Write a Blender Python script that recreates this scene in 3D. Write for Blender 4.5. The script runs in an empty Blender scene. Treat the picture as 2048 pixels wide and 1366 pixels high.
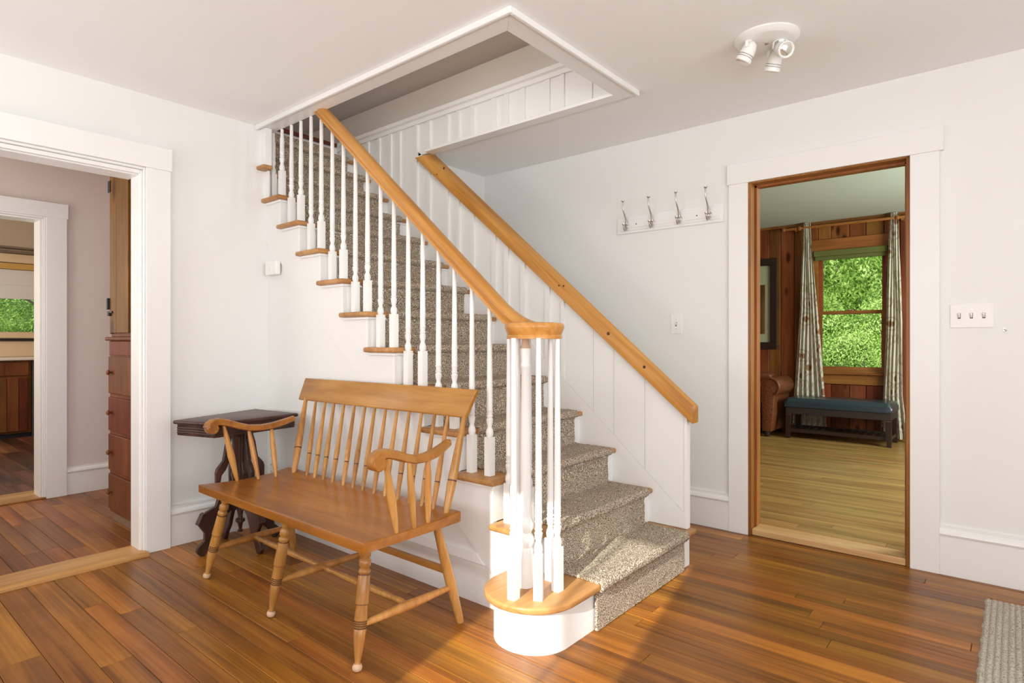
import bpy, bmesh, math, random
from mathutils import Vector, Matrix
random.seed(7)
R = math.radians
scn = bpy.context.scene
col = scn.collection

# ------------------------------------------------------------ camera, world, light
cam_d = bpy.data.cameras.new('camera'); cam = bpy.data.objects.new('camera', cam_d); col.objects.link(cam)
cam.location = (0, 0, 1.12); cam.rotation_euler = (R(90), 0, R(40))
cam_d.sensor_width = 36; cam_d.lens = 1200 / 2048 * 36; cam_d.shift_y = -2 / 2048; cam_d.clip_start = .05; cam_d.clip_end = 200
scn.camera = cam
vs = scn.view_settings
vs.view_transform = 'Standard'; vs.look = 'None'; vs.gamma = 1; vs.exposure = -0.17; vs.use_curve_mapping = False
scn.cycles.max_bounces = 9; scn.cycles.diffuse_bounces = 6; scn.cycles.sample_clamp_indirect = 6
scn.cycles.caustics_reflective = False; scn.cycles.caustics_refractive = False
world = bpy.data.worlds.new('world'); scn.world = world; world.use_nodes = True
bg = world.node_tree.nodes['Background']; bg.inputs[0].default_value = (.62, .76, 1, 1); bg.inputs[1].default_value = 1.0

def sun(direction, energy, angle, color):
    d = bpy.data.lights.new('sun', 'SUN'); d.energy = energy; d.angle = R(angle); d.color = color
    o = bpy.data.objects.new('sun', d); col.objects.link(o)
    o.rotation_euler = Vector(direction).to_track_quat('-Z', 'Y').to_euler(); o.location = (2, -6, 5)
def area(name, loc, direction, sx, sy, power, color=(1, 1, 1)):
    d = bpy.data.lights.new(name, 'AREA'); d.shape = 'RECTANGLE'; d.size = sx; d.size_y = sy; d.energy = power; d.color = color
    o = bpy.data.objects.new(name, d); col.objects.link(o); o.location = loc
    o.rotation_euler = Vector(direction).to_track_quat('-Z', 'Y').to_euler()
AZ = R(101.5); EL = R(25)
sun((math.cos(AZ) * math.cos(EL), math.sin(AZ) * math.cos(EL), -math.sin(EL)), 9.2, 0.55, (1, .95, .87))
area('fill_east', (1.72, .4, 1.4), (-1, .1, .45), 2.6, 1.4, 86, (.98, .985, .985))  # added fill; the unseen east window was put in to carry it
area('fill_south', (.62, -1.38, 1.35), (-.15, 1, .6), 1.4, 1.2, 52, (.98, .985, .985))  # added fill lamp in front of an opaque panel, no daylight enters here
area('fill_south_left', (-2.5, -1.38, 1.35), (.1, 1, .6), 1.15, 1.2, 44, (.98, .985, .985))  # second added fill, before the blocked opening on the left
area('daylight_sunny_window', (-.66, -1.45, 1.4), (0, 1, .3), .6, 1.4, 14, (.98, .985, .985))
area('hall_fill', (-4.5, -.42, 1.4), (0, 1, .3), 1.2, 1.3, 24, (1, .96, .91))  # added fill for the hall, no window stands behind it
area('kitchen_fill', (-7.4, -.9, 1.6), (-.2, 1, 0), 1.8, 1.3, 60, (1, .95, .86))  # added lamp brightening the kitchen, separate from its visible window
area('living_fill', (1.42, 5.6, 1.5), (-1, 0, .12), 1.8, 1.4, 140, (.95, 1, .90))  # added fill at an unseen side opening of the living room
area('upstairs_fill', (-2.2, 1.25, 3.4), (-.8, .8, -.25), 1.0, .8, 15, (1, .95, .88))  # added lamp to lift the dim stairwell and landing, no window there

# ------------------------------------------------------------ materials
def N(nt, t, **k):
    n = nt.nodes.new(t)
    for a, b in k.items(): setattr(n, a, b)
    return n
def newmat(name):
    m = bpy.data.materials.new(name); m.use_nodes = True
    return m, m.node_tree, m.node_tree.nodes['Principled BSDF']
def plain(name, c, rough=.5, metal=0, bump=0, bscale=60, coat=0, var=0):
    m, nt, p = newmat(name); L = nt.links
    p.inputs['Base Color'].default_value = (*c, 1); p.inputs['Roughness'].default_value = rough; p.inputs['Metallic'].default_value = metal
    p.inputs['Coat Weight'].default_value = coat
    if bump or var:
        tc = N(nt, 'ShaderNodeTexCoord'); no = N(nt, 'ShaderNodeTexNoise'); no.inputs['Scale'].default_value = bscale; no.inputs['Detail'].default_value = 4
        L.new(tc.outputs['Object'], no.inputs['Vector'])
        if bump:
            b = N(nt, 'ShaderNodeBump'); b.inputs['Strength'].default_value = bump; b.inputs['Distance'].default_value = .004
            L.new(no.outputs['Fac'], b.inputs['Height']); L.new(b.outputs[0], p.inputs['Normal'])
        if var:
            r = N(nt, 'ShaderNodeValToRGB'); L.new(no.outputs['Fac'], r.inputs[0])
            r.color_ramp.elements[0].position = .3; r.color_ramp.elements[1].position = .7
            r.color_ramp.elements[0].color = (*[x * (1 - var) for x in c], 1); r.color_ramp.elements[1].color = (*[min(1, x * (1 + var)) for x in c], 1)
            L.new(r.outputs[0], p.inputs['Base Color'])
    return m
def wood(name, dark, mid, light, rot=(0, 0, 0), along=1.6, across=38, rough=.35, coat=.15, rnd=.35, hrnd=.02, bump=.12, worn=0, knots=0):
    """grain runs along local X after rot"""
    m, nt, p = newmat(name); L = nt.links
    tc = N(nt, 'ShaderNodeTexCoord'); oi = N(nt, 'ShaderNodeObjectInfo')
    mp = N(nt, 'ShaderNodeMapping'); mp.inputs['Rotation'].default_value = rot; L.new(tc.outputs['Object'], mp.inputs['Vector'])
    sc_ = N(nt, 'ShaderNodeVectorMath', operation='SCALE'); sc_.inputs[0].default_value = (13, 29, 17); L.new(oi.outputs['Random'], sc_.inputs['Scale'])
    ad = N(nt, 'ShaderNodeVectorMath', operation='ADD'); L.new(mp.outputs[0], ad.inputs[0]); L.new(sc_.outputs[0], ad.inputs[1])
    mu = N(nt, 'ShaderNodeVectorMath', operation='MULTIPLY'); mu.inputs[1].default_value = (along, across, across); L.new(ad.outputs[0], mu.inputs[0])
    no = N(nt, 'ShaderNodeTexNoise'); no.inputs['Scale'].default_value = 1; no.inputs['Detail'].default_value = 5; no.inputs['Roughness'].default_value = .62; no.inputs['Distortion'].default_value = .6
    L.new(mu.outputs[0], no.inputs['Vector'])
    mu2 = N(nt, 'ShaderNodeVectorMath', operation='MULTIPLY'); mu2.inputs[1].default_value = (along * .8, across * .16, across * .16); L.new(ad.outputs[0], mu2.inputs[0])
    n2 = N(nt, 'ShaderNodeTexNoise'); n2.inputs['Scale'].default_value = 1; n2.inputs['Detail'].default_value = 3; L.new(mu2.outputs[0], n2.inputs['Vector'])
    mx = N(nt, 'ShaderNodeMath', operation='MULTIPLY_ADD'); mx.inputs[1].default_value = .55; L.new(n2.outputs['Fac'], mx.inputs[0])
    m3 = N(nt, 'ShaderNodeMath', operation='MULTIPLY'); m3.inputs[1].default_value = .45; L.new(no.outputs['Fac'], m3.inputs[0]); L.new(m3.outputs[0], mx.inputs[2])
    r = N(nt, 'ShaderNodeValToRGB'); e = r.color_ramp.elements
    e[0].position = .36; e[0].color = (*dark, 1); e[1].position = .66; e[1].color = (*light, 1); x = e.new(.5); x.color = (*mid, 1)
    L.new(mx.outputs[0], r.inputs[0]); out = r.outputs[0]
    if knots:
        vo = N(nt, 'ShaderNodeTexVoronoi'); vo.inputs['Scale'].default_value = 1; vo.inputs['Randomness'].default_value = 1
        mk = N(nt, 'ShaderNodeVectorMath', operation='MULTIPLY'); mk.inputs[1].default_value = (knots, knots * 2.6, knots * 2.6); L.new(ad.outputs[0], mk.inputs[0]); L.new(mk.outputs[0], vo.inputs['Vector'])
        kr = N(nt, 'ShaderNodeValToRGB'); kr.color_ramp.elements[0].position = .10; kr.color_ramp.elements[1].position = .19; kr.color_ramp.elements[0].color = (.22, .13, .09, 1); kr.color_ramp.elements[1].color = (1, 1, 1, 1)
        L.new(vo.outputs['Distance'], kr.inputs[0])
        mm = N(nt, 'ShaderNodeMix', data_type='RGBA', blend_type='MULTIPLY'); mm.inputs[0].default_value = 1; L.new(out, mm.inputs[6]); L.new(kr.outputs[0], mm.inputs[7]); out = mm.outputs[2]
    if rnd or hrnd:
        hs = N(nt, 'ShaderNodeHueSaturation')
        a = N(nt, 'ShaderNodeMapRange'); a.inputs[3].default_value = 1 - rnd; a.inputs[4].default_value = 1 + rnd * .8; L.new(oi.outputs['Random'], a.inputs[0]); L.new(a.outputs[0], hs.inputs['Value'])
        q = N(nt, 'ShaderNodeMath', operation='MULTIPLY'); q.inputs[1].default_value = 7.31; L.new(oi.outputs['Random'], q.inputs[0])
        fr = N(nt, 'ShaderNodeMath', operation='FRACT'); L.new(q.outputs[0], fr.inputs[0])
        b = N(nt, 'ShaderNodeMapRange'); b.inputs[3].default_value = .5 - hrnd; b.inputs[4].default_value = .5 + hrnd; L.new(fr.outputs[0], b.inputs[0]); L.new(b.outputs[0], hs.inputs['Hue'])
        L.new(out, hs.inputs['Color']); out = hs.outputs[0]
    p.inputs['Roughness'].default_value = rough
    if worn:   # traffic wear: greyer, duller patches that belong to the boards
        geo = N(nt, 'ShaderNodeNewGeometry'); wn = N(nt, 'ShaderNodeTexNoise'); wn.inputs['Scale'].default_value = 1.3; wn.inputs['Detail'].default_value = 6; wn.inputs['Roughness'].default_value = .65
        L.new(geo.outputs['Position'], wn.inputs['Vector'])
        wr = N(nt, 'ShaderNodeValToRGB'); wr.color_ramp.elements[0].position = .5; wr.color_ramp.elements[1].position = .72; L.new(wn.outputs['Fac'], wr.inputs[0])
        f = N(nt, 'ShaderNodeMath', operation='MULTIPLY'); f.inputs[1].default_value = worn; L.new(wr.outputs[0], f.inputs[0])
        mm = N(nt, 'ShaderNodeMix', data_type='RGBA'); L.new(f.outputs[0], mm.inputs[0]); L.new(out, mm.inputs[6]); mm.inputs[7].default_value = (.19, .095, .04, 1); out = mm.outputs[2]
        rr = N(nt, 'ShaderNodeMapRange'); rr.inputs[3].default_value = rough; rr.inputs[4].default_value = min(1, rough + .25); L.new(wr.outputs[0], rr.inputs[0]); L.new(rr.outputs[0], p.inputs['Roughness'])
    L.new(out, p.inputs['Base Color']); p.inputs['Coat Weight'].default_value = coat * .5; p.inputs['Coat Roughness'].default_value = .2; p.inputs['Specular IOR Level'].default_value = .33
    if bump:
        bp = N(nt, 'ShaderNodeBump'); bp.inputs['Strength'].default_value = bump; bp.inputs['Distance'].default_value = .003
        L.new(no.outputs['Fac'], bp.inputs['Height']); L.new(bp.outputs[0], p.inputs['Normal'])
    return m
def speckle(name, stops, scale, rough=.95, bump=.35):
    m, nt, p = newmat(name); L = nt.links
    tc = N(nt, 'ShaderNodeTexCoord'); no = N(nt, 'ShaderNodeTexNoise'); no.inputs['Scale'].default_value = scale; no.inputs['Detail'].default_value = 2
    L.new(tc.outputs['Object'], no.inputs['Vector'])
    r = N(nt, 'ShaderNodeValToRGB'); e = r.color_ramp.elements
    e[0].position, e[0].color = stops[0][0], (*stops[0][1], 1); e[1].position, e[1].color = stops[-1][0], (*stops[-1][1], 1)
    for s in stops[1:-1]: x = e.new(s[0]); x.color = (*s[1], 1)
    L.new(no.outputs['Fac'], r.inputs[0]); L.new(r.outputs[0], p.inputs['Base Color']); p.inputs['Roughness'].default_value = rough
    p.inputs['Specular IOR Level'].default_value = .15
    b = N(nt, 'ShaderNodeBump'); b.inputs['Strength'].default_value = bump; b.inputs['Distance'].default_value = .006
    L.new(no.outputs['Fac'], b.inputs['Height']); L.new(b.outputs[0], p.inputs['Normal'])
    return m
def glassmat():
    m, nt, p = newmat('window_glass'); L = nt.links; nt.nodes.remove(p)
    t = N(nt, 'ShaderNodeBsdfTransparent'); t.inputs[0].default_value = (.96, .98, .97, 1); g = N(nt, 'ShaderNodeBsdfGlossy'); g.inputs['Roughness'].default_value = .02
    f = N(nt, 'ShaderNodeFresnel'); f.inputs[0].default_value = 1.4; mx = N(nt, 'ShaderNodeMixShader')
    L.new(f.outputs[0], mx.inputs[0]); L.new(t.outputs[0], mx.inputs[1]); L.new(g.outputs[0], mx.inputs[2]); L.new(mx.outputs[0], nt.nodes['Material Output'].inputs[0])
    return m
def leafmat(name, c1, c2, c3):
    m, nt, p = newmat(name); L = nt.links
    g = N(nt, 'ShaderNodeNewGeometry'); no = N(nt, 'ShaderNodeTexNoise'); no.inputs['Scale'].default_value = 2.2; no.inputs['Detail'].default_value = 6
    L.new(g.outputs['Position'], no.inputs['Vector']); r = N(nt, 'ShaderNodeValToRGB'); e = r.color_ramp.elements
    e[0].position = .3; e[0].color = (*c1, 1); e[1].position = .72; e[1].color = (*c3, 1); x = e.new(.5); x.color = (*c2, 1)
    L.new(no.outputs['Fac'], r.inputs[0]); L.new(r.outputs[0], p.inputs['Base Color']); p.inputs['Roughness'].default_value = .6
    tr = N(nt, 'ShaderNodeBsdfTranslucent'); L.new(r.outputs[0], tr.inputs[0]); mx = N(nt, 'ShaderNodeMixShader'); mx.inputs[0].default_value = .4
    L.new(p.outputs[0], mx.inputs[1]); L.new(tr.outputs[0], mx.inputs[2]); L.new(mx.outputs[0], nt.nodes['Material Output'].inputs[0])
    return m
def curtainmat():
    m, nt, p = newmat('curtain_fabric'); L = nt.links
    tc = N(nt, 'ShaderNodeTexCoord'); vo = N(nt, 'ShaderNodeTexVoronoi'); vo.inputs['Scale'].default_value = 7; L.new(tc.outputs['Object'], vo.inputs['Vector'])
    r = N(nt, 'ShaderNodeValToRGB'); e = r.color_ramp.elements; r.color_ramp.interpolation = 'LINEAR'
    e[0].position = 0; e[0].color = (.3, .16, .08, 1); e[1].position = .62; e[1].color = (.62, .60, .50, 1)
    for ps, c in ((.26, (.30, .17, .09)), (.31, (.62, .60, .50)), (.47, (.60, .58, .48)), (.53, (.40, .34, .22))): x = e.new(ps); x.color = (*c, 1)
    no = N(nt, 'ShaderNodeTexNoise'); no.inputs['Scale'].default_value = 14; L.new(tc.outputs['Object'], no.inputs['Vector'])
    ad = N(nt, 'ShaderNodeMath', operation='MULTIPLY_ADD'); ad.inputs[1].default_value = .35; L.new(no.outputs['Fac'], ad.inputs[0]); L.new(vo.outputs['Distance'], ad.inputs[2])
    sb = N(nt, 'ShaderNodeMath', operation='SUBTRACT'); sb.inputs[1].default_value = .15; L.new(ad.outputs[0], sb.inputs[0])
    L.new(sb.outputs[0], r.inputs[0]); L.new(r.outputs[0], p.inputs['Base Color']); p.inputs['Roughness'].default_value = .9
    return m

WHITE = plain('wall_paint', (.80, .80, .785), .55, bump=.05, bscale=90)
CEIL = plain('ceiling_paint', (.90, .905, .90), .8, bump=.05, bscale=60)
TRIMW = plain('trim_paint', (.83, .83, .82), .32, bump=.03, bscale=40)
HALLP = plain('hall_paint', (.70, .62, .585), .6, bump=.04)
UPP = plain('upstairs_paint', (.62, .56, .51), .7)
FLOORW = wood('fir_floor', (.13, .044, .006), (.295, .106, .012), (.47, .192, .024), along=1.1, across=70, rough=.34, coat=.10, rnd=.28, hrnd=.008, bump=.15, worn=.32)
HALLF = wood('hall_fir_floor', (.12, .038, .008), (.26, .085, .014), (.40, .15, .026), along=1.1, across=70, rough=.34, coat=.10, rnd=.28, hrnd=.008, worn=.4)
LIVF = wood('pale_pine_floor', (.24, .13, .035), (.43, .255, .08), (.56, .36, .13), along=1.2, across=55, rough=.33, coat=.2, rnd=.16, hrnd=.01, worn=0)
KITF = wood('dark_kitchen_floor', (.05, .022, .012), (.12, .05, .022), (.25, .12, .05), along=1.2, across=30, rough=.4, coat=.1, rnd=.5)
SUB = plain('dark_subfloor', (.035, .016, .008), .9)
OAK = wood('oak_threshold', (.34, .17, .045), (.47, .26, .08), (.58, .36, .13), rot=(0, 0, R(90)), rough=.4, rnd=.05)
OAKX = wood('oak_threshold_x', (.42, .2, .08), (.58, .32, .15), (.7, .44, .24), rough=.45, rnd=.05)
TREADW = wood('oak_tread', (.30, .13, .04), (.45, .22, .075), (.56, .31, .12), rot=(0, 0, R(90)), along=2, across=45, rough=.38, rnd=.1, hrnd=.004)
CHERRY = plain('dark_cherry', (.12, .025, .012), .3)
RAILW = wood('handrail_oak', (.40, .16, .03), (.55, .25, .055), (.66, .34, .10), rot=(0, R(-41), 0), along=2, across=60, rough=.3, coat=.3, rnd=0, hrnd=0)
PINEC = wood('pine_cap', (.38, .15, .025), (.55, .25, .05), (.67, .34, .09), rot=(0, R(-41), 0), along=1.4, across=40, rough=.38, coat=.2, rnd=0, hrnd=0, knots=2.2)
BENCHW = wood('maple_bench', (.25, .095, .016), (.38, .160, .030), (.50, .24, .06), along=2.2, across=26, rough=.3, coat=.3, rnd=.08, hrnd=.004)
BENCHL = wood('maple_turned', (.29, .125, .030), (.44, .205, .052), (.57, .30, .095), rot=(0, R(90), 0), along=3, across=40, rough=.3, coat=.3, rnd=.1, hrnd=.004)
SEATW = wood('maple_seat', (.20, .068, .008), (.33, .118, .015), (.45, .18, .03), along=2.0, across=22, rough=.28, coat=.35, rnd=0, hrnd=0)
GROOVE = plain('burnt_groove', (.09, .03, .01), .5)
WORNFOOT = plain('worn_wood', (.62, .42, .28), .6)
WALNUT = wood('walnut_table', (.022, .010, .007), (.055, .024, .016), (.10, .048, .033), rot=(0, R(90), 0), along=3, across=45, rough=.33, coat=.25, rnd=0, hrnd=0)
WALNUTT = wood('walnut_top', (.028, .011, .008), (.065, .026, .018), (.12, .052, .036), rot=(0, 0, R(90)), along=3, across=45, rough=.4, coat=.1, rnd=0, hrnd=0)
CARPET = speckle('carpet', [(.32, (.080, .050, .028)), (.48, (.265, .195, .130)), (.63, (.74, .67, .56))], 240)
RUGM = speckle('ribbed_rug', [(.3, (.26, .22, .17)), (.5, (.50, .45, .37)), (.7, (.62, .57, .49))], 160)
CABW = wood('cabinet_wood', (.085, .022, .006), (.145, .042, .010), (.21, .07, .018), rot=(0, R(90), 0), along=2, across=26, rough=.5, coat=0, rnd=.1)
CABU = wood('cabinet_pine', (.105, .034, .004), (.18, .064, .007), (.26, .105, .015), rot=(0, R(90), 0), along=2, across=26, rough=.5, coat=0, rnd=.12, knots=1.6)
PANELW = wood('knotty_pine', (.13, .038, .010), (.23, .075, .018), (.33, .125, .035), rot=(0, R(90), 0), along=1.3, across=26, rough=.4, coat=.15, rnd=.22, knots=2.2)
PANELX = wood('knotty_pine_rail', (.20, .07, .015), (.31, .12, .03), (.42, .18, .05), along=1.5, across=26, rough=.38, rnd=.1)
JAMBW = wood('stained_jamb', (.17, .065, .010), (.27, .115, .018), (.37, .175, .034), rot=(0, R(90), 0), along=1.5, across=30, rough=.4, rnd=.05)
LIVC = plain('living_ceiling', (.60, .69, .59), .85, bump=.35, bscale=25)
NICKEL = plain('brushed_nickel', (.55, .52, .48), .28, metal=1)
BRASS = plain('brass_tacks', (.8, .72, .55), .25, metal=1)
IRON = plain('black_iron', (.03, .03, .028), .4, metal=.6)
PLASTIC = plain('white_plastic', (.84, .83, .81), .35)
DARK = plain('dark_slot', (.05, .045, .04), .6)
LAMPW = plain('lamp_enamel', (.82, .81, .78), .3)
LEATHERB = plain('blue_black_leather', (.028, .05, .062), .3, bump=.35, bscale=70, coat=.2)
LEATHERF = plain('dark_frame_leather', (.035, .027, .026), .45)
ESPRESSO = plain('espresso_wood', (.03, .017, .012), .4)
LEATHERC = plain('brown_leather', (.17, .055, .022), .32, bump=.3, bscale=50, var=.45)
GLASS = glassmat()
LEAF = leafmat('bright_foliage', (.10, .22, .03), (.33, .52, .10), (.66, .80, .30))
BARK = plain('bark', (.1, .08, .06), .9)
GRASS = plain('lawn', (.1, .2, .04), .95, var=.4, bscale=3)
CURT = curtainmat()
BEIGE = plain('kitchen_beige', (.72, .55, .36), .5)
SHADE = plain('kitchen_shade', (.74, .72, .68), .8)
OLIVE = plain('olive_shade', (.13, .15, .035), .75, bump=.2, bscale=200)
COUNTER = plain('white_counter', (.8, .74, .66), .25)
STEEL = plain('dishwasher_panel', (.07, .06, .055), .35)
NAVY = plain('toe_kick', (.012, .014, .03), .6)

# ------------------------------------------------------------ mesh helpers
class M:
    def __init__(s): s.v = []; s.f = []
    def add(s, vs, fs):
        o = len(s.v); s.v += [tuple(x) for x in vs]; s.f += [tuple(i + o for i in f) for f in fs]; return s
    def box(s, x0, x1, y0, y1, z0, z1):
        v = [(x, y, z) for z in (z0, z1) for x, y in ((x0, y0), (x1, y0), (x1, y1), (x0, y1))]
        return s.add(v, [(3, 2, 1, 0), (4, 5, 6, 7), (0, 1, 5, 4), (1, 2, 6, 5), (2, 3, 7, 6), (3, 0, 4, 7)])
    def prism(s, pts, vec):
        n = len(pts); a = [Vector(p) for p in pts]; b = [p + Vector(vec) for p in a]
        return s.add(a + b, [tuple(range(n - 1, -1, -1)), tuple(range(n, 2 * n))] + [(i, (i + 1) % n, n + (i + 1) % n, n + i) for i in range(n)])
    def lathe(s, A, B, prof, n=14):
        """prof: (t along A->B, radius)"""
        A = Vector(A); B = Vector(B); ax = (B - A); q = ax.normalized().to_track_quat('Z', 'Y')
        rings = []
        for t, r in prof:
            c = A + ax * t
            rings.append([c + q @ Vector((r * math.cos(2 * math.pi * i / n), r * math.sin(2 * math.pi * i / n), 0)) for i in range(n)])
        vs_ = [p for rg in rings for p in rg]; fs = []
        for k in range(len(rings) - 1):
            for i in range(n): fs.append((k * n + i, k * n + (i + 1) % n, (k + 1) * n + (i + 1) % n, (k + 1) * n + i))
        fs.append(tuple(range(n - 1, -1, -1))); fs.append(tuple((len(rings) - 1) * n + i for i in range(n)))
        return s.add(vs_, fs)
    def sweep(s, path, secs, up=(0, 0, 1)):
        """path: list of points; secs: one section [(side,up)] or list of them"""
        P = [Vector(p) for p in path]; n = len(P); one = not isinstance(secs[0][0], (tuple, list)); rings = []
        for i in range(n):
            t = (P[min(i + 1, n - 1)] - P[max(i - 1, 0)]).normalized(); side = t.cross(Vector(up)).normalized(); u = side.cross(t).normalized()
            sec = secs if one else secs[i]
            rings.append([P[i] + side * a + u * b for a, b in sec])
        m = len(rings[0]); fs = []
        for k in range(n - 1):
            for i in range(m): fs.append((k * m + i, k * m + (i + 1) % m, (k + 1) * m + (i + 1) % m, (k + 1) * m + i))
        fs.append(tuple(range(m - 1, -1, -1))); fs.append(tuple((n - 1) * m + i for i in range(m)))
        return s.add([p for rg in rings for p in rg], fs)
    def rot(s, k0, pivot, mat):
        for i in range(k0, len(s.v)): s.v[i] = tuple(mat @ (Vector(s.v[i]) - Vector(pivot)) + Vector(pivot))
        return s
def wloc(o):
    v = Vector((0, 0, 0))
    while o: v = v + o.location; o = o.parent
    return v
def build(name, m, mat, parent=None, smooth=0, bevel=0, segs=2, origin=None, **props):
    me = bpy.data.meshes.new(name); off = wloc(parent) if parent else Vector((0, 0, 0)); org = Vector(origin) if origin else off
    me.from_pydata([tuple(Vector(v) - org) for v in m.v], [], m.f)
    bm = bmesh.new(); bm.from_mesh(me); bmesh.ops.recalc_face_normals(bm, faces=bm.faces)
    if bevel:
        ed = [e for e in bm.edges if len(e.link_faces) == 2 and e.calc_face_angle(0) > R(35)]
        bmesh.ops.bevel(bm, geom=ed, offset=bevel, segments=segs, affect='EDGES', profile=.5)
    bm.to_mesh(me); bm.free()
    if smooth:
        me.shade_smooth(); me.set_sharp_from_angle(angle=R(smooth))
    me.materials.append(mat)
    o = bpy.data.objects.new(name, me); col.objects.link(o)
    if parent: o.parent = parent
    if origin: o.location = org - off
    for k, v in props.items(): o[k] = v
    return o
def thing(name, label, cat, loc, group=None):
    o = bpy.data.objects.new(name, None); col.objects.link(o); o.location = loc; o['label'] = label; o['category'] = cat
    o.empty_display_size = .1
    if group: o['group'] = group
    return o
def tag(o, label, cat, group=None):
    o['label'] = label; o['category'] = cat
    if group: o['group'] = group
    return o
def struct(name, m, mat, **k): return build(name, m, mat, kind='structure', **k)
def copy_tree(o, parent=None):
    c = o.copy(); col.objects.link(c); c.parent = parent
    for ch in list(o.children): copy_tree(ch, c)
    return c

RISE = .181; H = 2.43; WX = -3.548; YN = 3.54; YS = 1.866
# ------------------------------------------------------------ floors
def boards(parent, x0, x1, y0, y1, wmin, wmax, mat, name='floorboard', zt=0.0, lmin=.9, lmax=3.2, gap=.0009, axis='x', ch=.0012):
    y = y0
    while y < y1 - .001:
        w = min(random.uniform(wmin, wmax), y1 - y)
        if y1 - (y + w) < wmin * .5: w = y1 - y
        x = x0 - random.uniform(0, lmax * .6)
        while x < x1:
            l = random.uniform(lmin, lmax); a = max(x, x0); b = min(x + l, x1); x += l
            if b - a < .05:
                continue
            if x1 - b < .25: b = x1; x = x1
            m = M(); z1 = zt + random.uniform(-.0004, .0004); z0 = zt - .018
            A = (a + gap, b - gap); B = (y + gap, y + w - gap)
            lo = [(A[0], B[0]), (A[1], B[0]), (A[1], B[1]), (A[0], B[1])]
            hi = [(A[0] + ch, B[0] + ch), (A[1] - ch, B[0] + ch), (A[1] - ch, B[1] - ch), (A[0] + ch, B[1] - ch)]
            v = [(p[0], p[1], z0) for p in lo] + [(p[0], p[1], z1 - ch) for p in lo] + [(p[0], p[1], z1) for p in hi]
            if axis == 'y': v = [(p[1], p[0], p[2]) for p in v]
            f = [(0, 1, 5, 4), (1, 2, 6, 5), (2, 3, 7, 6), (3, 0, 4, 7), (4, 5, 9, 8), (5, 6, 10, 9), (6, 7, 11, 10), (7, 4, 8, 11), (8, 9, 10, 11)]
            m.add(v, f); org = ((a + b) / 2, y + w / 2, zt) if axis == 'x' else (y + w / 2, (a + b) / 2, zt)
            build(name, m, mat, parent, origin=org)
        y += w
fl = struct('floor', M().box(-3.60, 1.9, -1.6, 3.6, -.08, -.018), SUB)
boards(fl, -3.53, 1.85, -1.5, .85, .10, .13, FLOORW, lmin=2, lmax=4)
boards(fl, -3.53, 1.85, .85, 3.535, .066, .088, FLOORW, lmin=1.0, lmax=3.4)
fl = struct('floor', M().box(-5.40, -3.60, -.6, 1.78, -.08, -.018), SUB)
boards(fl, -5.36, -3.61, -.5, 1.76, .075, .095, HALLF, lmin=.6, lmax=1.8)
fl = struct('floor', M().box(-9.5, -5.41, -1.1, 3.0, -.08, -.022), SUB)
boards(fl, -8.9, -5.44, -.3, 2.2, .13, .17, KITF, zt=-.004, lmin=.6, lmax=1.3)
fl = struct('floor', M().box(-4.6, 1.6, 3.66, 7.72, -.04, .022), SUB)
boards(fl, -2.9, .3, 3.665, 7.60, .054, .062, LIVF, zt=.04, lmin=1.2, lmax=3.0)

# ------------------------------------------------------------ walls and ceilings
# left wall with the hall opening y .2..1.11
m = M().box(WX - .12, WX, -1.6, .19, 0, H).box(WX - .12, WX, 1.165, 1.885, 0, H).box(WX - .12, WX, .19, 1.165, 2.0, H)
struct('wall_left', m, WHITE)
m = M().box(WX, -2.9 + .0, -1.6, -1.5, 0, H)
# south wall (behind the camera) with the sun window between two added, blocked ones
wins = [(-3.1, -1.9, .7, 2.05), (-1.02, -.30, .62, 2.16), (-.1, 1.35, .7, 2.05)]
m = M(); xs = WX - .12
for a, b, c, d in wins:
    m.box(xs, a, -1.6, -1.5, 0, H); m.box(a, b, -1.6, -1.5, 0, c); m.box(a, b, -1.6, -1.5, d, H); xs = b
m.box(xs, 1.9, -1.6, -1.5, 0, H); struct('wall_south', m, WHITE)
m = M().box(1.8, 1.9, -1.5, -.9, 0, H).box(1.8, 1.9, 1.7, YN, 0, H).box(1.8, 1.9, -.9, 1.7, 0, .7).box(1.8, 1.9, -.9, 1.7, 2.1, H)
struct('wall_east', m, WHITE)
# back wall with living-room doorway x -1.185..-.395
m = M().box(-3.26, -1.185, YN, YN + .12, 0, H).box(-.395, 1.9, YN, YN + .12, 0, H).box(-1.185, -.395, YN, YN + .12, 2.035, H)
struct('wall_back', m, WHITE)
struct('wall_nook', M().box(-3.36, -3.26, 2.87, YN + .12, 0, H), WHITE)
# ceiling with the stair opening
m = M().box(-3.65, 1.9, -1.6, 1.88, H, H + .27).box(-1.60, 1.9, 1.88, 2.83, H, H + .27).box(-3.36, 1.9, 2.872, YN + .12, H, H + .27).box(-1.60, 1.9, 2.83, 2.872, H, H + .27)
struct('ceiling', m, CEIL)
# flat casing round the stair opening, with a raised outer bead
m = M()
c0, c1 = H - .018, H - .0005
m.prism([(WX, 1.80, c0), (-1.52, 1.80, c0), (-1.625, 1.905, c0), (WX, 1.905, c0)], (0, 0, .0175))
m.prism([(-1.52, 1.80, c0), (-1.52, 2.84, c0), (-1.625, 2.765, c0), (-1.625, 1.905, c0)], (0, 0, .0175))
casing = struct('trim_1', m, TRIMW, bevel=.002)
build('bead', M().box(WX, -1.508, 1.788, 1.806, c0 - .010, c1), TRIMW, casing, bevel=.004)
build('bead', M().box(-1.526, -1.508, 1.806, 2.84, c0 - .010, c1), TRIMW, casing, bevel=.004)
build('back_casing', M().prism([(-3.10, 2.765, c0), (-1.625, 2.765, c0), (-1.52, 2.84, c0), (-3.10, 2.84, c0)], (0, 0, .0175)), TRIMW, casing, bevel=.002)
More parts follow.
